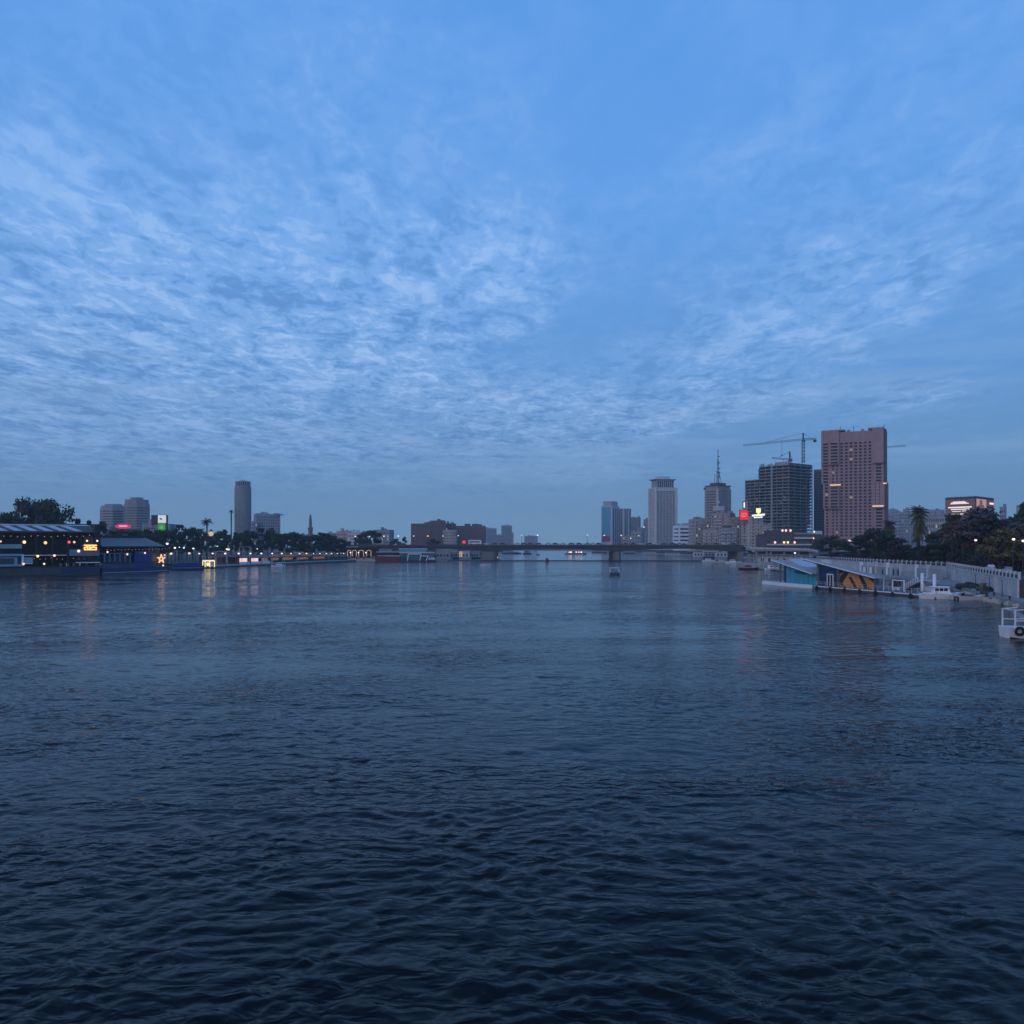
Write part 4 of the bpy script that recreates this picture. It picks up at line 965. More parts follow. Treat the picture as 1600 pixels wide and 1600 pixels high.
def palm(label, px, ytop, D, zg, crown_r=2.6, trunk_r=.28, skirt=0, group=None, nf=26, name='palm_tree'):
    H = Z(ytop, D) - zg - crown_r * .45; t = thing(name, label, 'palm', (X(px, D), D, zg), 0, group); rng = random.Random(px)
    MB().tube([(0, 0, 0), (.05, 0, H * .3), (.12, .05, H * .7), (.1, 0, H)], [trunk_r * 1.3, trunk_r, trunk_r * .9, trunk_r * 1.1], 8).build('trunk', BARK, t)
    def frond(mb, a, up, ln, droop, w):
        d = Vector((math.cos(a), math.sin(a), 0)); p0 = Vector((.1, 0, H)); pts = []
        for k in range(7):
            u = k / 6; pts.append(p0 + d * (ln * u * math.cos(up * (1 - u * .4))) + Vector((0, 0, ln * (math.sin(up) * u - droop * u * u))))
        sd = Vector((-d.y, d.x, 0))
        for k in range(6):
            a_, b_ = pts[k], pts[k + 1]
            for j in range(3):
                u = (k + j / 3 + .2) / 6; c = a_.lerp(b_, j / 3); wl = w * math.sin(math.pi * min(1, u * .9 + .12)); dr = Vector((0, 0, -wl * .55)); fw = (b_ - a_).normalized() * wl * .45
                for sgn in (-1, 1):
                    e = c + sd * sgn * wl + dr + fw; th = (b_ - a_) * .14
                    mb.add([c - th, c + th, e], [(0, 1, 2)])
    cr = MB()
    for k in range(nf): frond(cr, rng.uniform(0, 6.28), rng.uniform(-.1, 1.35), crown_r * rng.uniform(.85, 1.2), rng.uniform(.35, .8), crown_r * .28)
    cr.build('crown', LEAF['palm'], t)
    if skirt:
        sk = MB(); H0 = H
        for k in range(nf * 2):
            H = H0 - rng.uniform(0, skirt) ; frond(sk, rng.uniform(0, 6.28), rng.uniform(-.9, .2), crown_r * rng.uniform(.6, 1.12), rng.uniform(.5, .9), crown_r * .28)
        sk.build('dry_skirt', LEAF['dead'], t)
    return t
# right bank
ORD = ['first', 'second', 'third', 'fourth', 'fifth', 'sixth', 'seventh', 'eighth', 'ninth', 'tenth', 'eleventh', 'twelfth', 'thirteenth', 'fourteenth', 'fifteenth', 'sixteenth', 'seventeenth', 'eighteenth', 'nineteenth', 'twentieth']
RT_ = [
 ('round', 1298, 838, 385, 52, 'dark rounded tree at the left end of the right bank trees, above the dock roofs'),
 ('round', 1337, 841, 342, 60, 'dark spreading tree below the lit porch of the pink hotel'),
 ('round', 1368, 827, 320, 52, 'dark tree in front of the lower right corner of the pink hotel'),
 ('plum', 1403, 842, 292, 44, 'purplish thin tree left of the big palm, overhanging the white posts'),
 ('tall', 1385, 836, 322, 40, 'dark tree under the small palm right of the hotel'),
 ('round', 1462, 833, 264, 50, 'very dark tree right of the big palm trunk'),
 ('tall', 1488, 804, 250, 38, 'tall dark tree below the left part of the billboard building'),
 ('big', 1544, 797, 236, 92, 'largest dark rounded tree below the right part of the billboard building'),
 ('rust', 1506, 812, 240, 66, 'rust coloured thin tree with bare branches behind the balustrade'),
 ('olive', 1562, 826, 184, 66, 'olive brown bushy tree right of the pink street lamp'),
 ('olive', 1604, 820, 188, 60, 'olive brown tree at the right edge behind the pair of street lamps'),
 ('tall', 1601, 786, 262, 34, 'tall dark tree topping the right edge of the picture'),
 ('round', 1525, 845, 246, 50, 'dark low tree behind the rust coloured tree trunk'),
 ('round', 1480, 846, 256, 46, 'dark low tree between very dark tree and rust coloured tree'),
 ('round', 1432, 856, 288, 40, 'dark low bushy tree behind the big palm foot'),
 ('round', 1318, 862, 358, 40, 'dark shrubby tree close behind the orange mural roof'),
 ('round', 1590, 808, 240, 50, 'dark tree behind the olive trees near the right edge')]
for kind, px, yt, D, w, lb in RT_: tree(kind, lb, px, yt, D, 4.3, w, 'trees on the right bank')
BUSH = [(1290, 866, 385), (1309, 868, 365), (1330, 866, 345), (1352, 864, 330), (1374, 862, 318), (1396, 860, 305), (1416, 858, 295), (1440, 858, 278), (1460, 857, 265), (1480, 858, 258), (1500, 858, 248), (1520, 858, 236), (1541, 857, 224), (1562, 858, 212), (1584, 856, 204), (1606, 856, 198)]
for k, (px, yt, D) in enumerate(BUSH):
    tree('bush', (ORD[k] if k < 8 else ORD[15 - k]) + ' dark shrub counted from the ' + ('left' if k < 8 else 'right') + ' along the right bank road, under the trees', px, yt, D, 4.3, 34 if D > 240 else 40, 'shrubs under the right bank trees', None, 'shrub')['category'] = 'shrub'
palm('big shaggy palm with dry skirt on the right bank', 1435, 791, 276, 4.3, 3.7, .55, 7.5, nf=44)
palm('small palm in front of the right edge of the pink hotel', 1390, 813, 322, 4.3, 3.4, .35, 1.5)
# left bank
tree('big', 'huge spreading tree rising behind the striped restaurant roof', 74, 783, 372, 2.2, 66, 'trees on the left bank', 0)
tree('big', 'tall open crowned tree left of the huge spreading tree behind the striped roof', 42, 782, 366, 2.2, 50, 'trees on the left bank', 1)
tree('round', 'dark tree at the far left edge behind the striped roof', 8, 803, 360, 2.2, 44, 'trees on the left bank')
tree('tall', 'small pointed dark tree right of the huge spreading tree', 121, 811, 380, 2.2, 14, 'trees on the left bank')
tree('tall', 'second small dark tree right of the huge spreading tree', 139, 814, 384, 2.2, 13, 'trees on the left bank')
tree('round', 'third small dark tree right of the huge spreading tree, at the roof tip', 159, 816, 392, 2.2, 16, 'trees on the left bank')
for k, px in enumerate((100, 178, 196, 214, 232, 248)):
    tree('round', ['dark tree behind the right half of the striped roof', 'first dark tree from the left above the grey restaurant roof', 'second dark tree from the left above the grey restaurant roof', 'third dark tree from the left above the grey restaurant roof', 'fourth dark tree from the left above the grey restaurant roof', 'dark tree below the green screen'][k], px, (822, 830, 829, 830, 828, 829)[k], 400 + 6 * k, 2.2, 30, 'trees on the left bank')
ROW = [(262, 829, 'round'), (274, 827, 'round'), (279, 820, 'cypress'), (284, 820.5, 'cypress'), (292, 826, 'round'), (301, 825, 'round'), (312, 827, 'tall'), (322, 833, 'round'), (333, 834, 'round'), (344, 831, 'round'), (350, 828, 'tall'), (360, 836, 'round'), (369, 832, 'tall'), (377, 833, 'round'), (386, 829, 'tall'), (395, 831, 'round'), (404, 825, 'cypress'), (409, 826, 'cypress'), (418, 829, 'tall'), (426, 828, 'round'), (436, 834, 'round'), (448, 834, 'round'), (457, 832, 'round'), (468, 834, 'round'), (478, 838, 'round'), (492, 836, 'round'), (501, 832.5, 'round'), (510, 834, 'round'), (521, 838, 'round'), (530, 842, 'round'), (541, 845, 'round')]
for k, (px, yt, kind) in enumerate(ROW):
    D = 432 + (px - 262) * .50 + random.uniform(-6, 14)
    lb = (ORD[k] + ' tree from the left in the dark row behind the promenade lamps') if k < 16 else (ORD[len(ROW) - 1 - k] + ' tree from the bridge end of the dark row behind the promenade lamps')
    if kind == 'cypress': lb = {2: 'left one of two pointed cypresses near the green screen', 3: 'right one of two pointed cypresses near the green screen', 16: 'left one of two dark cypresses below the peaked hotel', 17: 'right one of two dark cypresses below the peaked hotel'}[k]
    tree(kind, lb, px, yt, D, 2.2, {'round': 19, 'tall': 14, 'cypress': 7}[kind], 'dark tree row on the left bank')
tree('round', 'large dark rounded tree left of the bridge below the grey block', 580, 829.5, 640, 2.2, 27, 'trees on the left bank'); tree('round', 'dark lower tree just left of the large rounded one by the bridge', 562, 836, 640, 2.2, 18, 'trees on the left bank')
tree('round', 'small dark tree on the bank between bridge lamps under the red brown cluster', 677, 842, 700, 2.2, 20, 'trees on the left bank')
tree('tall', 'small tree silhouette left of the red brown cluster', 632, 839, 700, 2.2, 8, 'trees on the left bank'); tree('round', 'low dark bush like tree left of the red brown cluster near the bridge', 618, 842, 690, 2.2, 16, 'trees on the left bank')
palm('full round palm standing above the left tree row', 323, 811, 440, 2.2, 3.6, .4)
palm('tall thin palm next to the round tower', 361, 797, 445, 2.2, 1.7, .35)
palm('low palm in the dark row left of the full round palm', 314, 826, 436, 2.2, 3.0, .35)
palm('small palm silhouette below the peaked hotel', 424, 824, 520, 2.2, 2.6, .3)
# ------------------------------------------------------------------ the road bridge across the river
def bridge():
    D = 577.0; xb = lambda p: X(p, D)
    t = thing('road_bridge', 'long low concrete road bridge crossing the river on thick piers', 'bridge', (0, D, 0))
    BR = mat('bridge_concrete', (.060, .058, .066), .85, .2, .5, streak=True)
    x0, x1 = xb(470), xb(1166); ztop = Z(851.2, D)
    MB().box(x0, x1, 0, 30, ztop - .5, ztop).build('deck', BR, t)
    MB().box(x0, x1, -.35, 0.0, ztop - 1.0, ztop + .12).build('parapet', CONC_D, t); MB().box(x0, x1, 30, 30.3, ztop - .6, ztop + .12).build('parapet', CONC_D, t)
    piers = [xb(595), xb(765), xb(964.5), xb(1158)]
    ends = [x0] + piers + [x1]
    zu, zp = Z(857.6, D), Z(862.3, D)
    for k in range(len(ends) - 1):
        a, b = ends[k], ends[k + 1]; L_ = b - a; n = 14
        low = []
        for j in range(n + 1):
            u = j / n; e = abs(2 * u - 1) ** 2.2
            if k == 0: e = u ** 3
            if k == len(ends) - 2: e = 1
            low.append((a + L_ * u, zu + (zp - zu) * e))
        for y0, y1 in ((.3, 5.5), (24, 29.5)):
            MB().slab(low + [(b, ztop - .505), (a, ztop - .505)], y0, y1).build('girder', BR, t)
    for k, px in enumerate(piers):
        w = 2.5 if k != 1 else 5.5
        if k == 3: w = 2.2
        pts = [(px - w, 2), (px - w * .5, -1.2), (px + w * .5, -1.2), (px + w, 2), (px + w, 28), (px + w * .5, 31), (px - w * .5, 31), (px - w, 28)]
        MB().prism(pts, -2.9, zp + .02 - .03).build('pier', mat('pier_concrete', (.17, .165, .17), .85, .2, .6, streak=True), t)
        MB().prism([(px + (x - px) * 1.18, y + (-.6 if y < 5 else .6)) for x, y in pts], -2.9, .5).build('pier_footing', CONC_D, t)
    post = MB().box(-.05, .05, -.05, .05, 0, .75).mesh('railing_post', STEEL)
    for k in range(0, 74): obj('railing_post', post, t, (x0 + (x1 - x0) * k / 73, -.18, ztop + .12))
    MB().box(x0, x1, -.22, -.14, ztop + .86, ztop + .93).build('hand_rail', STEEL, t)
    return ztop
BZ = bridge()
# ramp leaving the bridge to the right, and the flyover behind the docks
def ramp():
    D = 560; t = thing('bridge_ramp', 'pale edged ramp slanting down from the right end of the bridge', 'ramp', (X(1164, D), D, 0)); xr = lambda p: X(p, D) - X(1164, D)
    zt = lambda y: Z(y, D)
    MB().slab([(xr(1160), zt(855.2)), (xr(1185), zt(870)), (xr(1185), zt(867.2)), (xr(1160), zt(852.4))], -4, 6).build('deck', CONC_D, t)
    MB().slab([(xr(1160), zt(853.6)), (xr(1185), zt(868.6)), (xr(1185), zt(867)), (xr(1160), zt(852))], -4.4, -4.02).build('parapet', CONC_L, t)
    for p in (1171, 1180): MB().box(xr(p) - .7, xr(p) + .7, -1, 3, -2.5, zt(866 if p < 1175 else 870) ).build('column', CONC, t)
    D = 520; t = thing('flyover', 'pale flat flyover on thin columns behind the teal dock building', 'flyover', (X(1225, D), D, 0)); xr = lambda p: X(p, D) - X(1225, D); zt = lambda y: Z(y, D)
    MB().slab([(xr(1172), zt(860)), (xr(1262), zt(861.5)), (xr(1278), zt(864.5)), (xr(1278), zt(860.5)), (xr(1262), zt(857.6)), (xr(1172), zt(855.6))], 0, 10).build('deck', CONC, t)
    MB().slab([(xr(1172), zt(857.3)), (xr(1262), zt(859)), (xr(1278), zt(862)), (xr(1278), zt(860)), (xr(1262), zt(857)), (xr(1172), zt(855))], -.3, -.02).build('parapet', CONC_L, t)
    for p in (1184, 1200, 1206, 1227, 1250, 1268): MB().box(xr(p) - .5, xr(p) + .5, 2, 4, .8, zt(861 if p < 1265 else 862)).build('column', CONC, t)
    MB().box(xr(1186), xr(1275), 9, 10, .9, zt(862.5)).build('back_wall', CONC_D, t)
ramp()
# thin dark tube draws the dark line on the water below the bridge
o = MB().tube([(X(700, 572), 572, .05), (X(800, 570), 570, .05), (X(900, 568), 568, .05), (X(1000, 566), 566, .05), (X(1130, 566), 566, .05)], .42, 8).build('dark_water_line', STEEL_D)
tag(o, 'thin dark line lying on the water along the bridge', 'boom')

def street_lamp(label, px, py, D, zg, m, r=.55, group='lamps on the bridge', arm=0.0, name='street_lamp'):
    r = r * .85
    t = thing(name, label, 'street lamp', (X(px, D), D, zg), 0, group); h = Z(py, D) - zg
    MB().tube([(0, 0, 0), (0, 0, h * .9), (arm, -.1, h + r * .7)], [.14, .09, .06], 6).build('post', STEEL_D, t)
    MB().lathe([(.28, 0), (.2, .5)], 8).build('base', STEEL_D, t)
    MB().ball((arm, -.15, h), r, 8, 6, .8).build('lantern', m, t); MB().lathe([(r * .9, h + r * .62), (r * .2, h + r * 1.0)], 8, arm, -.15).build('lantern_cap', STEEL_D, t)
    return t
BL = [(555, 838, LC, .7), (577.5, 838, LC, .55), (600, 837.8, LW, .65), (622.5, 837.5, LC, .75), (646.5, 837.5, LW, .5), (668.5, 837.5, LO, .75), (692, 837.5, LC, .5), (716, 837, LC, .55), (815, 836.5, LC, .5), (840, 836, LC, .75), (917.5, 836, LC, .5), (944, 836.5, LC, .6), (970.5, 836.5, LC, .65), (985.5, 841, LC, .55), (998, 837, LC, .5), (1006, 823.5, LC, .6)]
BLN = ['leftmost', 'second', 'third', 'fourth', 'fifth', 'sixth, orange,', 'seventh', 'eighth']
for k, (px, py, m, r) in enumerate(BL):
    lb = (BLN[k] + ' street lamp from the left on the bridge') if k < 8 else ['dim street lamp on the bridge right of the grey towers', 'bright street lamp above the faint grey block', 'dim street lamp left of the teal tower', 'street lamp in front of the teal tower face', 'street lamp before the round wing of the teal tower', 'low street lamp left of the ministry tower', 'dim street lamp just left of the ministry tower', 'tall street lamp high beside the ministry tower'][k - 8]
    street_lamp(lb, px, py, 592, BZ, m, r * .85)
for k, (px, py, m, D, r, lb) in enumerate(((1524, 844, LP, 216, .42, 'pink glowing street lamp right of the rust coloured tree'), (1583, 842.5, LW, 172, .36, 'white street lamp at the right edge, left one of a pair'), (1598, 845, LW, 168, .34, 'white street lamp at the right edge, right one of a pair'))):
    street_lamp(lb, px, py, D, 4.3, m, r, 'street lamps on the right bank')
street_lamp('bright white lamp under the flyover behind the teal dock building', 1242, 864, 500, 1.0, LC, .75, 'street lamps on the right bank')

# ------------------------------------------------------------------ vehicles
CARP = [mat('car_' + n, c, .25, .05, 3, coat=.6) for n, c in (('white', (.62, .63, .65)), ('silver', (.34, .35, .37)), ('black', (.015, .015, .018)), ('red', (.28, .02, .02)), ('grey', (.10, .105, .115)), ('blue', (.03, .06, .15)))]
CARN = ['white', 'silver', 'black', 'dark red', 'grey', 'blue']
TYRE = mat('tyre', (.012, .012, .012), .9); RIM = mat('rim', (.30, .30, .31), .4, metal=.6); TAIL = mat('tail_lamp', (.25, .01, .01), .3)
_cm = {}
def car_meshes(k):
    if k in _cm: return _cm[k]
    body = MB().slab([(-2.1, .32), (2.1, .32), (2.15, .62), (2.0, .82), (1.1, .92), (-1.75, .95), (-2.1, .85), (-2.15, .55)], -.86, .86)
    cab = MB().add([(x, y * w, z) for (x, z, w) in ((-1.65, .95, .82), (1.0, .92, .82), (.35, 1.40, .66), (-1.15, 1.42, .66)) for y in (-1, 1)], [(0,2,4,6),(1,7,5,3),(0,6,7,1),(2,3,5,4),(6,4,5,7),(0,1,3,2)])
    glass = MB().add([(x, y * w, z) for (x, z, w) in ((-1.45, 1.0, .825), (.82, .98, .825), (.32, 1.34, .70), (-1.1, 1.36, .70)) for y in (-1, 1)], [(0,2,4,6),(1,7,5,3),(0,6,7,1),(2,3,5,4),(6,4,5,7),(0,1,3,2)])
    wheel = MB().lathe([(.31, -.1), (.31, .1)], 12); rim = MB().lathe([(.19, -.11), (.19, .11)], 10)
    rot = lambda m: MB().add([(x, z, y) for x, y, z in m.v], [f[::-1] for f in m.f])
    _cm[k] = (body.mesh('body', CARP[k]), cab.mesh('cabin', CARP[k]), glass.mesh('window_glass', GLASS), rot(wheel).mesh('wheel', TYRE), rot(rim).mesh('rim', RIM),
              MB().box(2.08, 2.17, -.75, -.45, .58, .74).box(2.08, 2.17, .45, .75, .58, .74).mesh('headlights', RIM), MB().box(-2.17, -2.06, -.75, -.45, .62, .8).box(-2.17, -2.06, .45, .75, .62, .8).mesh('tail_lamps', TAIL))
    return _cm[k]
def car(label, x, y, z, rz, k, group):
    t = thing('car', label, 'car', (x, y, z), rz, group); m = car_meshes(k)
    obj('body', m[0], t); obj('cabin', m[1], t, None, 0, (1, .98, 1)); obj('window_glass', m[2], t, (0, 0, .012), 0, (1.03, 1.03, 1.0))
    for wx in (-1.35, 1.35):
        for wy in (-.80, .80):
            w = obj('wheel', m[3], t, (wx, wy, .31)); obj('rim', m[4], w)
    obj('headlight', m[5], t); obj('tail_lamp', m[6], t)
    return t
bp = [760, 772, 786, 797, 808, 819, 829, 841, 857, 868, 879, 893, 905, 917, 927, 936, 976, 990, 1003, 1014, 1026, 1037, 1050, 1062, 1076, 1090, 1104, 1119, 1133, 1147]
for k, px in enumerate(bp):
    c = (0, 4, 2, 1, 0, 2, 4, 5, 0, 2)[k % 10]; near = k % 3 != 1
    D = 582.0 if near else 586.5
    side = 'between the two middle piers' if 770 < px < 960 else 'right of the right middle pier' if px >= 960 else 'above the left middle pier'
    idx = [j for j in range(k) if (770 < bp[j] < 960) == (770 < px < 960) and (bp[j] >= 960) == (px >= 960) and (0, 4, 2, 1, 0, 2, 4, 5, 0, 2)[j % 10] == c]
    car('%s %s car from the left on the bridge %s' % (ORD[len(idx)], CARN[c], side), X(px, D), D, BZ, 0 if near else math.pi, c, 'cars on the bridge')
def bus(label, x, y, z, rz, L_=11.0, m=None):
    t = thing('bus', label, 'bus', (x, y, z), rz); m = m or WHITE
    MB().slab([(-L_/2, .45), (L_/2, .45), (L_/2 + .1, 1.2), (L_/2 - .15, 3.0), (-L_/2 + .1, 3.05), (-L_/2, 2.8)], -1.22, 1.22).build('body', m, t)
    for s in (-1, 1):
        for k in range(7):
            x0 = -L_/2 + .6 + k * (L_ - 1.4) / 7; MB().box(x0, x0 + (L_ - 1.4) / 7 - .18, s * 1.23 - .02, s * 1.23 + .02, 1.5, 2.5).build('window', GLASS, t)
    MB().box(L_/2 - .12, L_/2 + .09, -1.05, 1.05, 1.4, 2.6).build('windscreen', GLASS, t); MB().box(-L_/2 + .3, L_/2 - .5, -.9, .9, 3.05, 3.25).build('roof_unit', m, t)
    for wx in (-L_/2 + 2.2, L_/2 - 2.2):
        for wy in (-1.1, 1.1): obj('wheel', MB().add([(q[0], q[2], q[1]) for q in MB().lathe([(.48, -.14), (.48, .14)], 12).v], [f[::-1] for f in MB().lathe([(.48, -.14), (.48, .14)], 12).f]).mesh('wheel', TYRE), t, (wx, wy, .48))
bus('long white bus on the bridge left of the left middle pier', X(742, 583), 583, BZ, 0, 9.0)
o = thing('red_signal', 'round red glowing light on the bridge left of the white bus', 'light', (X(725, 579), 579, BZ)); MB().ball((0, 0, Z(847, 579) - BZ), 1.25, 12, 8).build('lens', lampmat('red_signal', (.85, .05, .12), .9), o); MB().tube([(0, .4, 0), (0, .4, Z(847, 579) - BZ)], .12, 6).build('post', STEEL_D, o)
for k, (px, D, c, lb) in enumerate(((1545, 208, 0, 'white car parked behind the balustrade below the olive tree'), (1572, 188, 0, 'white car behind the balustrade near the right edge'), (1515, 235, 2, 'black car behind the balustrade by the rust coloured tree'), (1490, 264, 1, 'silver car behind the balustrade left of the rust coloured tree'), (1452, 290, 4, 'grey car behind the balustrade right of the big palm'), (1385, 330, 0, 'white car behind the white posts below the purplish tree'), (1362, 345, 1, 'silver car behind the leftmost white posts'))):
    x = X(px, D); car(lb, x + 1.5, D + 2, 4.3, R(68), c, 'cars on the right bank road')
# ------------------------------------------------------------------ floating restaurants, left bank
def lantern(label, loc, m, r=.33, group='lanterns on the floating restaurants'):
    r = r * .78
    t = thing('hanging_lantern', label, 'lantern', loc, 0, group)
    MB().ball((0, 0, 0), r, 8, 6).build('globe', m, t); MB().tube([(0, 0, r * .8), (0, 0, r + .7)], .04, 4).build('cord', STEEL_D, t); MB().lathe([(r * .5, r * .75), (r * .2, r * 1.1)], 6).build('cap', STEEL_D, t)
SEG = {'2': 'abged', '0': 'abcdef', '5': 'afgcd'}
def digit(mb, ch, x, z, w, h, th, y0, y1):
    seg = {'a': ((0, h), (w, h)), 'b': ((w, h), (w, h/2)), 'c': ((w, h/2), (w, 0)), 'd': ((0, 0), (w, 0)), 'e': ((0, 0), (0, h/2)), 'f': ((0, h/2), (0, h)), 'g': ((0, h/2), (w, h/2))}
    for s in SEG[ch]:
        (xa, za), (xb, zb) = seg[s]; mb.box(x + min(xa, xb) - th/2, x + max(xa, xb) + th/2, y0, y1, z + min(za, zb) - th/2, z + max(za, zb) + th/2)
def restaurant_a():
    ln = Line((-205, 272), (-150.5, 308.5)); t = ln.thing('floating_restaurant', 'large floating restaurant with white striped roof and 2025 sign at far left', 'restaurant')
    S = lambda p, off=0: ln.s(p, off); Zp = lambda p, y, off=0: ln.z(p, y, off); e = S(156); z_d = Zp(80, 886); z_u = Zp(80, 868); z_e = Zp(80, 832.5)
    MB().box(-20, e, 0, 20, -.6, z_d).build('hull', mat('hull_slate', (.045, .050, .062), .6, .25, .8, streak=True), t)
    MB().box(S(95), e - .05, -.14, -.02, .5, z_d - .5).build('hull_stripe', NAVY, t); MB().box(-20, e + .1, -.25, 20, z_d, z_d + .22).build('lower_deck', STEEL_D, t)
    MB().box(-19, e - .6, 7, 19.5, z_d + .22, z_e + .5).build('back_wall', DARK, t)
    MB().box(-20, e, -.2, 19, z_u - .2, z_u).build('upper_deck', BROWN, t)
    for p in (-25, 2, 34, 57, 82, 106, 127, 153):
        s = S(p); MB().box(s - .18, s + .18, .1, .45, z_d + .22, z_u - .2).build('column', STEEL_D, t); MB().box(s - .16, s + .16, .1, .42, z_u, z_e + .4).build('column', STEEL_D, t)
    # striped roof: dark sheet rising to the back, pale panels laid slantwise on it
    s1 = S(149); zr = Z(821, ln.D(S(80), 14)); yb = 14
    roof = MB().add([(-22, -1.2, z_e), (s1, -1.2, z_e), (s1, yb, zr), (-22, yb, zr), (-22, -1.2, z_e + .4), (s1, -1.2, z_e + .4), (s1, yb, zr + .4), (-22, yb, zr + .4)], [(3,2,1,0),(4,5,6,7),(0,1,5,4),(1,2,6,5),(2,3,7,6),(3,0,4,7)]); roof.build('roof', BROWN, t)
    f = lambda s, v: (s, -1.2 + (yb + 1.2) * v, z_e + .44 + (zr - z_e) * v)
    n = 17
    for k in range(n):
        a = -20 + (s1 + 15) * k / n; w = (s1 + 15) / n * .52; sk = 3.0
        q = [f(a + sk, .05), f(a + sk + w, .05), f(a + w - sk * .2, .74), f(a - sk * .2, .74)]
        MB().add([*q, *[(x, y, z + .1) for x, y, z in q]], [(3,2,1,0),(4,5,6,7),(0,1,5,4),(1,2,6,5),(2,3,7,6),(3,0,4,7)]).build('roof_panel', ROOF_W, t)
    q = [f(-21, .80), f(s1 - .5, .80), f(s1 - 1.5, .98), f(-21, .98)]
    MB().add([*q, *[(x, y, z + .1) for x, y, z in q]], [(3,2,1,0),(4,5,6,7),(0,1,5,4),(1,2,6,5),(2,3,7,6),(3,0,4,7)]).build('ridge_panel', ROOF_W, t)
    MB().box(-22, S(166, yb), yb - 1, yb + 5, zr + .1, zr + .7).build('brim', BROWN, t); MB().box(s1 - .3, s1 + 1.6, -.6, 4, z_u, zr).build('end_tower', DARK, t)
    # cabin at the left: pale bands and a framed window
    c1 = S(33)
    MB().box(-20, c1, -.6, 5, z_d + .22, z_u - .21).build('cabin', mat('cabin_navy', (.02, .03, .05), .6), t)
    MB().box(-20, c1, -1.0, -.62, Zp(15, 869), Zp(15, 865.3)).build('cabin_band', TEAL_P, t); MB().box(-20, c1, -1.0, -.62, Zp(15, 885), Zp(15, 881.7)).build('cabin_band', TEAL_P, t)
    MB().box(-20, S(34), -.5, -.2, Zp(15, 857), Zp(15, 850.5)).build('upper_band', TEAL_P, t)
    MB().box(S(22), S(27), -.9, -.61, Zp(15, 881.6), Zp(15, 871)).build('window_frame', TEAL_P, t); MB().box(-20, S(22), -.85, -.61, Zp(15, 872.3), Zp(15, 871)).build('window_frame', TEAL_P, t)
    MB().box(-19.5, S(21.6), -.75, -.61, Zp(15, 881), Zp(15, 872.8)).build('window', GLASS_B, t)
    MB().box(S(33.5), S(37), -.8, .0, Zp(42, 884), Zp(42, 866)).build('white_pillar', WHITE, t); MB().box(S(37.5), S(51), -.7, -.4, Zp(42, 879), Zp(42, 871)).build('menu_board', TEAL_P, t); MB().box(S(35), S(51), -.7, -.45, Zp(42, 881), Zp(42, 879.6)).build('board_edge', WHITE, t)
    MB().box(S(37), S(104), -.55, -.45, Zp(70, 868), Zp(70, 867)).build('white_rail', WHITE, t)
    # right terrace: pale screen, railing, seats
    MB().box(S(108), S(155), -.75, -.45, Zp(130, 868.5), Zp(130, 858.5)).build('terrace_screen', mat('screen_blue', (.14, .17, .25), .5), t)
    for k in range(14):
        s = S(117) + (S(155) - S(117)) * k / 13; piece('baluster', STEEL_D, t, s - .04, s + .04, -.6, -.5, z_d + .22, z_u - .21)
    for y in (871, 874, 876.5): MB().box(S(117), S(155), -.62, -.52, Zp(135, y) - .07, Zp(135, y) + .07).build('rail', STEEL_D, t)
    MB().box(S(118), e, -.7, -.26, Zp(135, 879.5), Zp(135, 878.2)).build('deck_edge', WHITE, t)
    m = MB(); h = Zp(141, 852) - Zp(141, 858.8); s = S(131.5); wd = (S(151) - S(131)) / 4
    for k, ch in enumerate('2025'): digit(m, ch, s + k * wd, Zp(141, 858.8), wd * .62, h, .42, -1.25, -1.0)
    q = ln.thing('number_sign', 'orange glowing 2025 sign on the floating restaurant', 'sign'); m.build('digits', lampmat('sign_orange', (1.0, .50, .16), 1.7), q); MB().box(s - .8, S(152), -.95, -.8, Zp(141, 861), Zp(141, 850)).build('backing', mat('sign_glowback', (.20, .05, .02), .7), q)
    for k in range(5):
        c = S(96) + k * 2.1; mm = MB().box(c - .4, c + .4, 2, 2.8, z_d + .22, z_d + .7).box(c - .4, c + .4, 2.7, 2.85, z_d + .7, z_d + 1.3); o = mm.build('seat', WHITE if k % 2 else STEEL, t)
    def W(p, y, off=-1.0):
        s = S(p, off); v = ln.P + ln.d * s + ln.n * off; return (v.x, v.y, Z(y, v.y))
    for k, (p, y, mt, r, lb) in enumerate(((1, 846, LO, .4, 'orange lantern at the far left edge under the striped roof'), (38, 847, LY, .7, 'yellow lantern under the left part of the striped roof'), (71, 848, LO, .7, 'peach lantern under the middle of the striped roof'), (108, 847, LR, .6, 'red lantern under the striped roof'), (116, 847, LO, .5, 'orange lantern beside the red one under the striped roof'), (136, 845, LY, .45, 'small yellow lantern above the 2025 sign'), (152, 845, LW, .42, 'white lantern at the right end of the striped roof'), (59, 869, LY, .55, 'yellow lantern on the white rail of the lower deck'), (85, 868, LP, .55, 'pink lantern on the white rail of the lower deck'), (123, 861, LW, .6, 'white lantern left below the 2025 sign'), (69, 881, LY, .45, 'small slanted yellow lamp near the waterline of the striped restaurant'), (37, 881, LP, .45, 'pink lamp by the white pillar of the lower deck'))):
        lantern(lb, W(p, y, -1.3), mt, r)
restaurant_a()
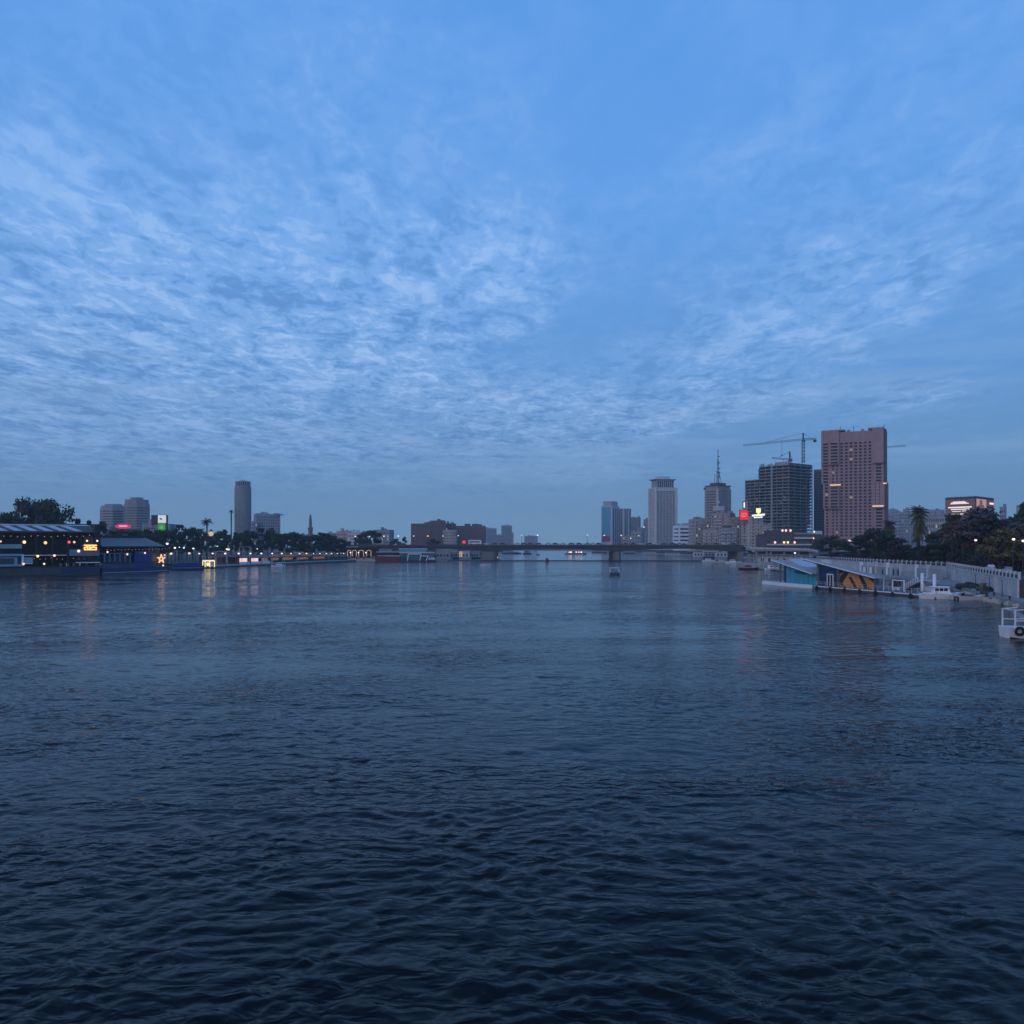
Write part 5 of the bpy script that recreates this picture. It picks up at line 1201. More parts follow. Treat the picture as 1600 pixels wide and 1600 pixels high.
def string_lights(label, P, Q, off, zs, n, m, r, sag=.5):
    ln = Line(P, Q); t = ln.thing('string_lights', label, 'string lights', 0, 'strings of bulbs'); cord = []
    bulb = MB().ball((0, 0, 0), r, 6, 4).mesh('bulb', m)
    for k in range(n):
        u = k / (n - 1); z = zs[0] + (zs[1] - zs[0]) * u - sag * math.sin(math.pi * ((u * 6) % 1)); s = ln.len * u; cord.append((s, off, z + r)); obj('bulb', bulb, t, (s, off, z))
    MB().tube(cord, .03, 4).build('cord', STEEL_D, t)
string_lights('row of small warm bulbs inside the striped restaurant under its roof', (-196, 278), (-153, 306.8), 3.0, (13.6, 14.2), 26, lampmat('bulb_warm', (1, .55, .25), .7), .13)
string_lights('row of small orange bulbs along the lower deck of the striped restaurant', (-184, 286), (-153, 306.8), 2.0, (6.0, 6.0), 22, lampmat('bulb_orange', (1, .42, .15), .6), .13)
string_lights('row of small bulbs along the eaves of the blue restaurant boat', (-149.6, 310.5), (-139.5, 338), -1.0, (8.9, 9.2), 18, lampmat('bulb_pale', (1, .72, .5), .6), .11, .25)
string_lights('row of small warm bulbs over the left promenade stalls', (X(340, 400), 400), (X(540, 545), 545), 8.0, (5.2, 5.0), 60, lampmat('bulb_amber', (1, .62, .32), .75), .16, .5)
def restaurant_b():
    ln = Line((-150, 309.5), (-138.5, 341)); t = ln.thing('restaurant_boat', 'blue sided restaurant boat with grey hipped roof right of the striped one', 'boat')
    S = ln.s; Zp = ln.z; e = ln.len
    MB().prism([(0, 0), (e, 0), (e + 1.5, 4), (e + 1, 13), (0, 14)], -.6, Zp(190, 887)).build('hull', NAVY, t)
    MB().box(0, e - 1, -.16, -.02, Zp(190, 894.6) , Zp(190, 893.6)).build('hull_line', ROOF_W, t)
    zd = Zp(190, 887); zw = Zp(190, 878.5); ze = Zp(190, 853.5)
    MB().box(.1, S(212), .0, .25, zd, zw).build('painted_band', mat('painted_band', (.07, .085, .13), .6, .55, 1.2), t)
    MB().box(0, e, -.3, 13, zw - .12, zw + .12).build('deck_edge', STEEL_D, t)
    MB().box(0.3, e - 3, 3, 12.5, zw, ze).build('cabin', DARK, t)
    for k, p in enumerate((164, 172, 180, 188, 196, 204)):
        MB().box(S(p) - .35, S(p) + .35, .1, .3, zw, Zp(190, 865)).build('window_post', mat('post_blue', (.13, .17, .27), .5), t)
        if k < 5: MB().box(S(p) + .6, S(p + 8) - .6, .2, .26, zw + .2, Zp(190, 868)).build('window', GLASS, t)
    MB().box(S(158), S(206), .05, .32, Zp(190, 865), Zp(190, 863.8)).build('window_head', MATS['post_blue'], t)
    MB().slab([(S(209), zd + .1), (S(241), zd + .1), (S(230), Zp(225, 860)), (S(211), Zp(215, 862))], -.1, .3).build('blue_panel', BLUE, t)
    MB().slab([(S(236), zd + .4), (S(252), zd + .6), (S(250), ze), (S(231), ze)], .35, .6).build('end_glazing', mat('end_glazing', (.07, .08, .075), .3), t)
    zr = Z(838.5, ln.D(S(190), 6))
    x0, x1 = -.6, S(256)
    MB().add([(x0, -.9, ze), (x1, -.9, ze), (x1, 13.5, ze), (x0, 13.5, ze), (x0, 5, zr), (S(224, 5), 5, zr), (S(224, 5), 8, zr), (x0, 8, zr)], [(3,2,1,0),(4,5,6,7),(0,1,5,4),(1,2,6,5),(2,3,7,6),(3,0,4,7)]).build('hipped_roof', ROOF, t)
    MB().box(x0 - .02, x1 + .3, -1.2, 13.8, ze - .35, ze - .01).build('eaves', STEEL_D, t); MB().box(x0 + 1, S(222, 5), 4.2, 8.6, zr - .9, zr + .35).build('ridge_vent', BROWN, t)
    for p in (176, 214): MB().box(S(p), S(p + 3), 5.5, 7, zr + .3, zr + 1.0).build('roof_unit', STEEL, t)
    def W(p, y, off=-1.0):
        s = S(p, off); v = ln.P + ln.d * s + ln.n * off; return (v.x, v.y, Z(y, v.y))
    for p, y, lb in ((168, 862.5, 'left pink lantern below the grey hipped roof'), (199, 866, 'middle pink lantern below the grey hipped roof'), (226.5, 864, 'right pink lantern on the blue panel below the grey hipped roof')): lantern(lb, W(p, y), LP, .48)
    # lit star ornament on the stern
    x, y, z = W(252, 874, -1.2); q = thing('lit_ornament', 'orange glowing star ornament at the stern of the blue restaurant boat', 'ornament', (x, y, z - 2.5)); m = MB()
    for k in range(5):
        a = R(90 + 144 * k); b = R(90 + 144 * (k + 1)); m.bar((1.7 * math.cos(a), 0, 2.7 + 1.9 * math.sin(a)), (1.7 * math.cos(b), 0, 2.7 + 1.9 * math.sin(b)), .2)
    m.build('star', lampmat('star_glow', (1, .52, .22), 1.6), q); MB().box(-.08, .08, .1, .25, -.6, 2.6).build('stand', STEEL_D, q); MB().ball((.8, -.1, .1), .35, 8, 6).build('bulb', LP, q); MB().ball((1.4, -.1, 4.2), .3, 8, 6).build('bulb', LO, q)
restaurant_b()
# ------------------------------------------------------------------ boats
def boat(label, px, py, L_, W, H, rz, hullm, cabin=None, group=None, name='motor_boat', canopy=None, extra=None, D=None):
    D = D or DW(py); t = thing(name, label, 'boat', (X(px, D), D, 0), rz, group)
    MB().hull(L_, W, H).build('hull', hullm, t)
    MB().box(-L_ * .47, L_ * .3, -W * .40, W * .40, H - .1, H + .04).build('deck', BROWN, t)
    if cabin:
        a, b, h, m = cabin; MB().slab([(a, H), (b, H), (b - h * .45, H + h), (a + h * .1, H + h)], -W * .34, W * .34).build('cabin', m, t)
        for k in range(3):
            x0 = a + .25 + (b - a - h * .6) * k / 3; x1 = x0 + (b - a - h * .6) / 3 - .15
            for s in (-1, 1): MB().box(x0, x1, s * W * .345 - .015, s * W * .345 + .015, H + h * .45, H + h * .85).build('window', GLASS, t)
    if canopy:
        a, b, h, m = canopy; MB().box(a, b, -W * .45, W * .45, H + h, H + h + .12).build('canopy', m, t)
        for x in (a + .1, (a + b) / 2, b - .1):
            for s in (-1, 1): MB().box(x - .05, x + .05, s * W * .42 - .05, s * W * .42 + .05, H, H + h).build('canopy_post', WHITE, t)
        for s in (-1, 1): MB().box(a, b, s * W * .42 - .03, s * W * .42 + .03, H + .75, H + .82).build('side_rail', WHITE, t)
    return t
boat('small canopied ferry boat in mid river before the bridge', 960.5, 898.5, 8.5, 3.7, .75, R(80), mat('hull_dark_blue', (.03, .045, .07), .5), None, 'boats on the river', 'ferry_boat', (-3.4, 2.6, 1.75, ROOF_W))
boat('low white boat on the water left below the bridge pier', 759, 883.5, 6.0, 2.0, .6, R(5), WHITE, (-2.2, .6, .9, ROOF_W), 'boats on the river')
boat('tiny red boat near the middle of the bridge', 855, 877.5, 4.2, 1.9, .8, R(70), MAROON, (-1.6, .9, 1.5, mat('cabin_red', (.20, .04, .04), .6)), 'boats on the river')
boat('far boat under the bridge left of the middle', 824, 866, 11, 4, 1.2, R(20), STEEL_D, (-4, 3, 2.5, GREYW), 'boats on the river')
boat('far small boat on the water right of the left middle pier', 841, 867.2, 4, 1.6, .6, R(0), STEEL_D, (-1, .8, .8, GREYW), 'boats on the river')
boat('low boat moored at the left bank under the bridge by the left middle pier', 800, 865.5, 24, 5, 1.2, R(3), STEEL_D, (-9, 8, 1.4, GREYW), 'boats on the river')
t = boat('pink lit party boat far up the river under the bridge', 900, 866.2, 26, 6, 1.4, R(4), GREYW, (-10, 9, 2.4, DUST), 'boats on the river'); 
for k, (x, m) in enumerate(((-9, LP), (-7, LW), (-1, LP), (2, LP), (5, LW))): MB().box(x, x + 1.8, -2.6, -2.2, 2.0, 3.2).build('lit_window', m, t)
# blue boat, lit kiosk and speed boat along the promenade
D = 362; t = thing('blue_launch', 'royal blue covered launch moored right of the restaurant boat', 'boat', (X(293, D), D, 0), R(26), 'boats at the left promenade')
MB().hull(14, 3.6, 1.5, .25).build('hull', BLUE, t); MB().slab([(-6, 1.45), (5.6, 1.45), (4.6, 2.6), (2, 3.0), (-2, 3.1), (-5.6, 2.7)], -1.5, 1.5).build('covered_cabin', BLUE, t); MB().box(-6.8, 5.8, -1.90, -1.82, .75, .95).build('rubbing_strip', ROOF_W, t)
D = 384; t = thing('lit_kiosk', 'small brightly lit yellow kiosk barge at the quay end', 'kiosk', (X(326, D), D, 0), R(20)); MB().box(-2.9, 2.9, -1.5, 1.5, -.3, .6).build('barge', STEEL_D, t)
MB().box(-2.6, 2.6, -1.2, 1.2, 3.6, 4.0).build('roof', WHITE, t)
for x in (-2.5, -1.5, .5, 2.5): MB().box(x - .15, x + .15, -1.35, -1.1, .6, 3.6).build('lit_post', LY, t)
MB().box(-2.5, 2.5, -1.34, -1.12, 3.25, 3.58).build('lit_beam', LW, t); MB().box(-2.4, 2.4, .6, .8, .6, 3.6).build('back_wall', mat('kiosk_back', (.35, .25, .12), .7), t); MB().box(-.9, .3, -1.28, -1.15, 1.2, 2.6).build('lit_panel', LY, t); MB().box(.8, 2.2, -1.2, -1.1, .9, 1.9).build('counter', WHITE, t)
boat('white speed boat moored at the left promenade quay', 435, 885.8, 7.0, 2.4, .9, R(14), WHITE, (-1.2, 1.8, 1.1, WHITE), 'boats at the left promenade', 'speed_boat')
# ------------------------------------------------------------------ left promenade: quay, stalls, lamps
def promenade():
    ln = Line((X(334, 394), 394), (X(556, 556), 556)); S = ln.s; e = ln.len
    q = MB().box(0, e, 0, 26, -2.9, .9).build('promenade_quay', CONC_L); q.location = (ln.P.x, ln.P.y, 0); q.rotation_euler = (0, 0, ln.rz); struct(q)
    MB().box(.0, e, -.25, -.02, .1, .45).build('fender', BLACKP, q); MB().box(0, e, -.4, .2, .92, 1.15).build('kerb', WHITE, q)
    zf = .9
    cl = [(352, LW), (373, LW), (391.5, LW), (408.5, LW), (425.5, LW), (440.5, LY), (455, LO), (468, LO), (479, LY), (490, LP), (500, LW), (510, LW), (518, LY), (527, LP), (537, LP)]
    names = ['first', 'second', 'third', 'fourth', 'fifth', 'sixth', 'seventh', 'eighth', 'ninth', 'tenth', 'eleventh', 'twelfth', 'thirteenth', 'fourteenth', 'fifteenth']
    col = {'lamp_white': 'white', 'lamp_yellow': 'yellowish', 'lamp_orange': 'orange', 'lamp_pink': 'pinkish'}
    for k, (p, m) in enumerate(cl):
        s = S(p, 5); v = ln.P + ln.d * s + ln.n * 5; street_lamp('%s lamp, %s from the left, along the left promenade' % (col[m.name], names[k]), p, 864.8, v.y, zf, m, .58 if k < 9 else .42, 'promenade lamps', name='promenade_lamp')
    # stalls with awnings
    def stall(lb, p0, p1, y_eave, aw, wall, off=8, lit=None):
        s0, s1 = S(p0, off), S(p1, off); D = ln.D((s0 + s1) / 2, off); z1 = Z(y_eave, D); t = ln.thing('food_stall', lb, 'stall', 0, 'stalls on the left promenade', s0=s0, off=off); w = s1 - s0
        MB().box(0, w, 2.5, 2.8, zf, z1).build('back_wall', wall, t); MB().box(0.1, w - .1, .3, 1.0, zf, zf + 1.1).build('counter', WHITE if lit else wall, t)
        MB().add([(-.3, -.8, z1 - .5), (w + .3, -.8, z1 - .5), (w + .3, 2.9, z1 + .7), (-.3, 2.9, z1 + .7), (-.3, -.8, z1 - .35), (w + .3, -.8, z1 - .35), (w + .3, 2.9, z1 + .85), (-.3, 2.9, z1 + .85)], [(3,2,1,0),(4,5,6,7),(0,1,5,4),(1,2,6,5),(2,3,7,6),(3,0,4,7)]).build('awning', aw, t)
        for x in (0.05, w - .05): MB().box(x - .06, x + .06, -.6, -.48, zf, z1 - .45).build('post', WHITE, t)
        if lit: MB().box(w * .12, w * .88, 1.1, 1.3, zf + 1.0, z1 - .7).build('lit_panel', lit, t)
    LST = lampmat('stall_amber', (.34, .17, .10), .5); LPP = lampmat('stall_pink', (1, .66, .66), .95)
    stall('orange red stall at the left end of the promenade beside the lit kiosk', 336, 352, 869, TILE, mat('stall_orange', (.30, .12, .07), .8))
    stall('red awning stall third lamp along the promenade', 354, 374, 869, RED, MAROON); stall('white lit stall with pink glow, left one of two', 376, 391, 870, MAROON, DARK, 6, LPP); stall('white lit stall with pink glow, right one of two', 394.5, 408, 870, MAROON, DARK, 6, LPP)
    stall('dark red stall right of the two pink lit stalls', 410, 423, 870, MAROON, DARK, 8, LST); stall('dark stall behind the white speed boat', 425, 440, 869.5, MAROON, BROWN, 9, LST); stall('brown stall in the middle of the promenade', 443, 462, 869, TILE, DARK, 9, LST); stall('brown stall toward the bridge end of the promenade', 465, 486, 869, BROWN, BROWN, 9, LST); stall('last brown stall near the bridge end of the promenade', 489, 512, 868, BROWN, BROWN, 9, LST)
    # two white sail shades and a slanted mast
    for k, (p, y, lb) in enumerate(((305, 857, 'small white slanted mast lamp above the blue launch'), (357, 858, 'small white mast lamp behind the promenade awnings'))):
        street_lamp(lb, p, y, 400 + 20 * k, 2.2, LW, .55, 'masts behind the promenade', arm=-.8, name='mast_lamp')
    for k, (p, y, m, r, lb) in enumerate(((261.5, 849.5, LW, .7, 'bright white lamp right of the grey hipped roof'), (273.5, 856, LW, .62, 'upper white lamp in the group right of the restaurant boat'), (287.5, 856, LC, .5, 'right white lamp in the group above the blue launch'), (280.5, 855, LC, .35, 'faint white lamp in the group above the blue launch'), (267.5, 865, LY, .7, 'yellow lamp low beside the star ornament'), (296, 864.5, LO, .7, 'orange lamp above the blue launch'), (311.5, 865, LP, .55, 'pinkish lamp left of the lit kiosk'), (332.5, 864.7, LP, .6, 'pinkish lamp above the lit kiosk'), (357, 858.5, LY, .8, 'bright yellow double lamp behind the promenade stalls'), (340, 853.5, LC, .35, 'faint white lamp behind the promenade stalls'), (402, 857.5, LC, .4, 'faint lamp above the right pink stall'))):
        D = 372 + (p - 262) * .55; street_lamp(lb, p, y, D + 6, 2.2, m, r, 'lamps at the left end of the promenade', name='garden_lamp')
    for k, (px, D, lb) in enumerate(((382, 436, 'white curved sail shade behind the second pink stall'), (345, 410, 'white sail shade behind the lit kiosk'))):
        t = thing('sail_shade', lb, 'shade', (X(px, D), D, 2.2), 0, 'sail shades'); z = Z(855.5 if k == 0 else 863, D) - 2.2
        m = MB(); n = 8
        for j in range(n):
            u0, u1 = j / n, (j + 1) / n; h = lambda u: z + .8 * math.sin(math.pi * (.15 + .8 * u)); m.add([(-3 + 6 * u0, 0, h(u0)), (-3 + 6 * u1, 0, h(u1)), (-3 + 6 * u1, 2.5, h(u1) - .6), (-3 + 6 * u0, 2.5, h(u0) - .6)], [(0,1,2,3)])
        m.build('canvas', WHITE, t); MB().tube([(2.6, 0, 0), (2.9, 0, z + .6)], .1, 6).build('pole', WHITE, t); MB().tube([(-2.8, 1, 0), (-2.9, 1, z + .2)], .1, 6).build('pole', WHITE, t)
    # glowing round sign among the trees
    D = 438; t = thing('round_lit_sign', 'round pale yellow lit sign among the trees under the full round palm', 'sign', (X(330, D), D, 2.2)); h = Z(834, D) - 2.2; pts = [(1.25 * math.cos(a * math.pi / 6), h + 1.25 * math.sin(a * math.pi / 6)) for a in range(12)]
    MB().slab(pts, -.3, 0).build('disc', lampmat('disc_yellow', (.75, .58, .34), .8), t); MB().slab([(-1.3, h + .9), (1.3, h + .9), (0, h + 2.6)], -.2, 0).build('peak', TILE, t); MB().tube([(0, .2, 0), (0, .2, h - 1)], .15, 6).build('post', STEEL_D, t)
    # arcade with lit arches at the bridge end
    D = 560; t = thing('arcade_restaurant', 'brown waterside arcade with small lit arches left of the bridge', 'building', (X(562, D), D, 0)); xr = lambda p: X(p, D) - X(562, D); zr = lambda y: Z(y, D)
    MB().box(xr(541), xr(590), 0, 12, -1.5, zr(872)).build('terrace', STONE, t); MB().box(xr(541), xr(590), 4, 12, zr(872), zr(855)).build('rear_wall', BROWN, t); MB().box(xr(539), xr(592), -.6, 12.5, zr(856), zr(854.4)).build('roof', BROWN, t); MB().box(xr(541), xr(560), -.8, -.5, zr(855), zr(854)).build('roof_edge', ROOF_W, t)
    for p in (541.5, 549.5, 557.5, 569, 582, 589.5): MB().box(xr(p) - .35, xr(p) + .35, 0, .7, zr(872), zr(856)).build('column', BROWN, t)
    for k, (p, w) in enumerate(((545.8, 1.1), (554, 1.3), (564.5, 1.6), (576.5, 1.4))):
        m = MB(); pts = [(xr(p) - w, zr(869)), (xr(p) - w, zr(861.5)), (xr(p) - w * .5, zr(859.8)), (xr(p) + w * .5, zr(859.8)), (xr(p) + w, zr(861.5)), (xr(p) + w, zr(869))]
        for a, b in zip(pts, pts[1:]): m.bar((a[0], -.5, a[1]), (b[0], -.5, b[1]), .3)
        m.build('lit_arch', lampmat('arch_glow', (.85, .62, .46), .6), t)
    for p in (548, 560.5, 572): MB().ball((xr(p), -.8, zr(863.5)), .42, 8, 6).build('lamp', LW, t)
    for p in (543, 556, 566, 580): MB().box(xr(p), xr(p + 6), -.3, .2, zr(873), zr(869)).build('planter', mat('planter', (.25, .15, .10), .8), t)
promenade()
# ------------------------------------------------------------------ moored boats left of the bridge and beyond it
D = 546; t = thing('red_barge', 'dark red hulled barge with white cabin stripes left of the bridge', 'boat', (X(606, D), D, 0)); xr = lambda p: X(p, D) - X(606, D); zr = lambda y: Z(y, D)
MB().slab([(xr(588), -.5), (xr(625), -.5), (xr(626), zr(869.5)), (xr(586), zr(868.5))], -3, 3).build('hull', MAROON, t); MB().box(xr(590), xr(624), -2.6, 2.6, zr(869.6), zr(862.5)).build('cabin', DARK, t); MB().box(xr(589), xr(628), -3.0, 2.9, zr(863), zr(862)).build('roof', ROOF_W, t); MB().box(xr(591), xr(626), -2.9, -2.65, zr(869.6), zr(867.8)).build('white_stripe', ROOF_W, t); MB().box(xr(592), xr(612), 0, 2.4, zr(862), zr(857.5)).build('upper_cabin', STEEL, t)
for k in range(5): MB().box(xr(593 + 6 * k), xr(597 + 6 * k), -2.7, -2.61, zr(867), zr(864)).build('window', GLASS, t)
D = 538; t = thing('teal_houseboat', 'teal and white houseboat with tall white arch frame left of the bridge', 'boat', (X(652, D), D, 0)); xr = lambda p: X(p, D) - X(652, D); zr = lambda y: Z(y, D)
MB().box(xr(626), xr(680), -3, 4, -.5, zr(874.5)).build('pontoon', STEEL_D, t); MB().box(xr(627), xr(678), 0, 4, zr(874.5), zr(864.5)).build('cabin', mat('cabin_teal', (.05, .13, .17), .6), t); MB().box(xr(624), xr(679), -1, 4.3, zr(864.4), zr(862.6)).build('roof', ROOF_W, t)
MB().box(xr(624), xr(666), .5, 4, zr(862.6), zr(858.5)).build('upper_cabin', TEAL, t); MB().box(xr(622.5), xr(667), .2, 4.3, zr(858.4), zr(857)).build('upper_roof', ROOF_W, t)
m = MB(); 
for a, b in (((637.5, 876), (639, 865.5)), ((639, 865.5), (659, 865.5)), ((659, 865.5), (656.5, 876)), ((669, 869), (666.5, 876)), ((659, 868.5), (671, 868.5))): m.bar((xr(a[0]), -3.2, zr(a[1])), (xr(b[0]), -3.2, zr(b[1])), .5)
m.build('arch_frame', WHITE, t); MB().box(xr(628), xr(636), -.3, -.02, zr(874), zr(869)).build('window', GLASS_B, t); MB().box(xr(660), xr(668), -.3, -.02, zr(874), zr(867)).build('window', GLASS_B, t); MB().box(xr(670), xr(680), -2.6, -1, zr(875), zr(871)).build('landing_stage', ROOF_W, t)
HB = [(682, 705, 858.5, 640, CONC, 'grey slab sided houseboat behind the bridge left of the piers'), (706, 716, 862, 655, GREYW, 'small grey houseboat behind the bridge next to the slab sided one'), (717, 735, 861, 650, CONC_L, 'pale houseboat with bright lit entrance behind the bridge'), (736, 750, 862.5, 660, GREYW, 'grey houseboat just left of the left middle pier'), (1084, 1100, 863, 700, CONC_L, 'pale houseboat moored under the right part of the bridge'), (1101, 1118, 864.5, 690, GREYW, 'grey houseboat moored under the right part of the bridge'), (1119, 1138, 863.5, 680, CONC_L, 'pale houseboat closest to the right bridge pier'), (1040, 1062, 864.2, 800, CONC_L, 'long pale boat far under the right part of the bridge'), (1005, 1025, 863.5, 930, CONC_L, 'small pale boat far under the bridge right of the right middle pier'), (975, 992, 863, 1050, GREYW, 'faint boat far under the bridge by the right middle pier'), (925, 948, 863, 1150, GREYW, 'faint boat far under the bridge left of the right middle pier')]
for (a, b, yt, D, m, lb) in HB:
    t = thing('houseboat', lb, 'houseboat', (X((a + b) / 2, D), D, 0), 0, 'houseboats beyond the bridge'); w = (X(b, D) - X(a, D)) / 2; h = max(Z(yt, D), 3.0)
    MB().prism([(-w, -2), (w, -2), (w + 1, 1.5), (w, 5), (-w, 5)], -.5, 1.3).build('hull', STEEL_D if m is GREYW else GREYW, t); MB().box(-w * .95, w * .9, -1.5, 4.5, 1.3, h).build('cabin', m, t); MB().box(-w, w * .98, -1.9, 4.8, h, h + .2).build('roof', ROOF_W, t)
    n = max(3, int(w / 1.3))
    for k in range(n): x = -w * .88 + 1.7 * w * k / n; MB().box(x, x + w * .9 / n, -1.56, -1.5, 2.0, min(h - .5, 3.6)).build('window', GLASS, t)
    if 'lit' in lb:
        for x in (-w * .9, -w * .6): MB().box(x, x + .9, -1.75, -1.6, 1.6, h - .3).build('lit_door', lampmat('door_glow', (.75, .52, .26), .7), t)
D = 582; t = thing('pier_lamp', 'orange glowing lamp at the foot of the left middle pier', 'lamp', (X(774, D), D - 3, 0)); MB().ball((0, 0, Z(872, D)), .9, 8, 6).build('globe', LO, t); MB().box(-.9, 1.4, -.5, .6, -.3, Z(874, D)).build('raft', STEEL_D, t); MB().ball((1.3, 0, Z(871, D)), .45, 8, 6).build('globe', LP, t)
# ------------------------------------------------------------------ river bus station on the right
def dock():
    ln = Line((68, 231), (82, 167)); S = lambda p, off=0: ln.s(p, off); Zp = lambda p, y, off=0: ln.z(p, y, off); e = ln.len; fl = .75
    q = ln.thing('floating_dock', 'long white edged floating landing stage of the river bus station', 'dock')
    t1 = S(1273)
    MB().prism([(-1.5, 2.5), (2.2, -.6), (t1 - .02, -.6), (t1 - .02, 11), (-1, 11)], -.4, fl).build('pontoon', CONC, q); MB().prism([(-1.7, 2.4), (2.1, -.8), (t1 - .03, -.8), (t1 - .03, -.62), (2.3, -.62), (-1.45, 2.5)], fl - .75, fl + .1).build('white_edge', WHITE, q)
    MB().box(t1, e + 2, .2, 10, -.4, fl - .1).build('pontoon', CONC_D, q); MB().box(t1, e + 2, 0.0, .19, fl - .28, fl - .06).build('white_edge', WHITE, q)
    MB().box(t1, e + 2, .5, .6, fl + .95, fl + 1.0).build('hand_rail', CONC_L, q); MB().box(t1, e + 2, .5, .55, fl + .5, fl + .54).build('mid_rail', CONC_L, q)
    n = 24
    for k in range(n): s = t1 + (e + 2 - t1) * k / (n - 1); piece('rail_post', CONC_L, q, s - .03, s + .03, .5, .58, fl - .1, fl + 1.0)
    for k in range(7): s = t1 + 1 + (e - t1) * k / 7; obj('tyre_fender', MB().tube([(.4 * math.cos(a), 0, .4 * math.sin(a)) for a in [i * 2 * math.pi / 8 for i in range(9)]], .14, 6).mesh('tyre_fender', TYRE), q, (s, -.12, .25))
    def roof(t, s0, z0, s1, z1, y0, y1, m=ROOF_W, th=.24, name='roof'):
        MB().slab([(s0, z0 - th), (s1, z1 - th), (s1, z1), (s0, z0)], y0, y1).build(name, m, t)
        MB().slab([(s0 - .05, z0 - th * 1.9), (s1 + .05, z1 - th * 1.9), (s1 + .05, z1 - th - .02), (s0 - .05, z0 - th - .02)], y0 + .25, y0 + .6).build('fascia', STEEL_D, t)
        MB().slab([(s0 - .02, z0 - th * .8), (s1 + .02, z1 - th * .8), (s1 + .02, z1 + .06), (s0 - .02, z0 + .06)], y0 - .12, y0 - .005).build('roof_edge', WHITE, t)
    # teal ticket hall
    t = ln.thing('teal_hall', 'teal dock hall with slanted pale roof at the left end of the landing stage', 'building'); a, b = S(1222), S(1270.5)
    za, zb = Zp(1207, 874.5), Zp(1269, 896); s_a, s_b = S(1206), S(1270)
    zat = lambda s: za + (zb - za) * (s - s_a) / (s_b - s_a)
    MB().slab([(a, fl), (b, fl), (b, zat(b) - .36), (a, zat(a) - .36)], 1.2, 1.5).build('front_wall', TEAL, t)
    n = 7                                                              # board joints of the mural wall
    for k in range(1, n): s = a + (b - a) * k / n; piece('wall_batten', mat('teal_batten', (.035, .22, .31), .6), t, s - .05, s + .05, 1.14, 1.2, fl, zat(s) - .8)
    MB().box(a - 1.2, a - .02, 1.3, 1.6, fl, zat(a) - .4).build('corner_panel', NAVY, t); MB().box(a - 3.0, a - 2.7, 1.0, 1.3, fl, zat(a - 3) - .7).build('post', STEEL, t); MB().box(a - 1, b - .2, 3.0, 3.2, fl, zb - .4).build('rear_wall', STEEL, t); MB().box(b, b + .25, 1.2, 3.2, fl, zb - .35).build('end_wall', NAVY, t)
    m = MB()
    for (u, v, w, h) in ((.36, .78, .07, .05), (.43, .83, .09, .07), (.52, .80, .10, .06), (.61, .76, .07, .05), (.46, .75, .22, .03)):
        x = a + (b - a) * u; zc = fl + (zat(x) - fl) * v * .9; m.slab([(x - (b - a) * w, zc), (x, zc - h * 5), (x + (b - a) * w, zc), (x + .3, zc + h * 5)], 1.08, 1.13)
    m.build('mural_mark', mat('mural_navy', (.02, .07, .12), .6), t)
    roof(t, s_a, za, s_b, zb, -.3, 3.4, mat('dock_roof', (.30, .285, .285), .7, .15, .9))
    # low wing behind, and small gabled kiosk
    t = ln.thing('gable_kiosk', 'small white open gabled kiosk behind the teal hall roof', 'kiosk', off=8); s0 = S(1243, 10); s1 = S(1262, 10)
    MB().slab([(s0, Zp(1243, 873, 10) - .3), (s1, Zp(1262, 885, 10) - .3), (s1, Zp(1262, 885, 10)), (s0, Zp(1243, 873, 10))], 0, 5).build('roof', ROOF_W, t); 
    for s in (s0 + 1, (s0 + s1) / 2, s1 - .6): MB().box(s - .2, s + .2, .2, .6, .6, 4.2 + (s1 - s) * .12).build('post', WHITE, t)
    MB().box(s0 + .8, s1 - .4, 3.4, 3.7, .6, 3.6).build('back_wall', TILE, t)
    # mural hall
    t = ln.thing('mural_hall', 'dock hall with orange and black mural under a long slanted roof', 'building'); s_a, s_b = S(1255), S(1369); za, zb = Zp(1255, 872.3), Zp(1368, 902.5)
    zat = lambda s: za + (zb - za) * (s - s_a) / (s_b - s_a)
    c0, c1, c2 = S(1273.5), S(1303), S(1358)
    MB().slab([(c0, fl), (c1, fl), (c1, zat(c1) - .37), (c0, zat(c0) - .37)], 1.3, 1.6).build('dark_wall', NAVY, t)
    MB().box(c0 - .9, c0, 1.0, 1.6, fl, zat(c0) - .4).build('grey_pillar', STEEL, t); MB().box(c1 - .3, c1 + .3, 1.0, 1.32, fl, zat(c1) - .4).build('grey_pillar', STEEL, t)
    d0, d1 = S(1285), S(1295)
    for x0, x1, z0, z1 in ((d0, d0 + .3, fl, Zp(1290, 898.5)), (d1 - .3, d1, fl, Zp(1290, 898.5)), (d0, d1, Zp(1290, 898.5), Zp(1290, 898.5) + .3), ((d0 + d1) / 2 - .1, (d0 + d1) / 2 + .1, fl, Zp(1290, 898.5))): MB().box(x0, x1, 1.15, 1.3, z0, z1).build('door_frame', WHITE, t)
    MB().box(d0 + .3, d1 - .3, 1.24, 1.29, fl, Zp(1290, 898.5)).build('door', GLASS, t)
    MB().slab([(c1 + .31, fl), (c2, fl), (c2, zat(c2) - .37), (c1 + .31, zat(c1 + .31) - .37)], 1.3, 1.6).build('mural_wall', ORANGE, t)
    W_ = c2 - c1; zc = lambda s, v: fl + (zat(s) - .4 - fl) * v
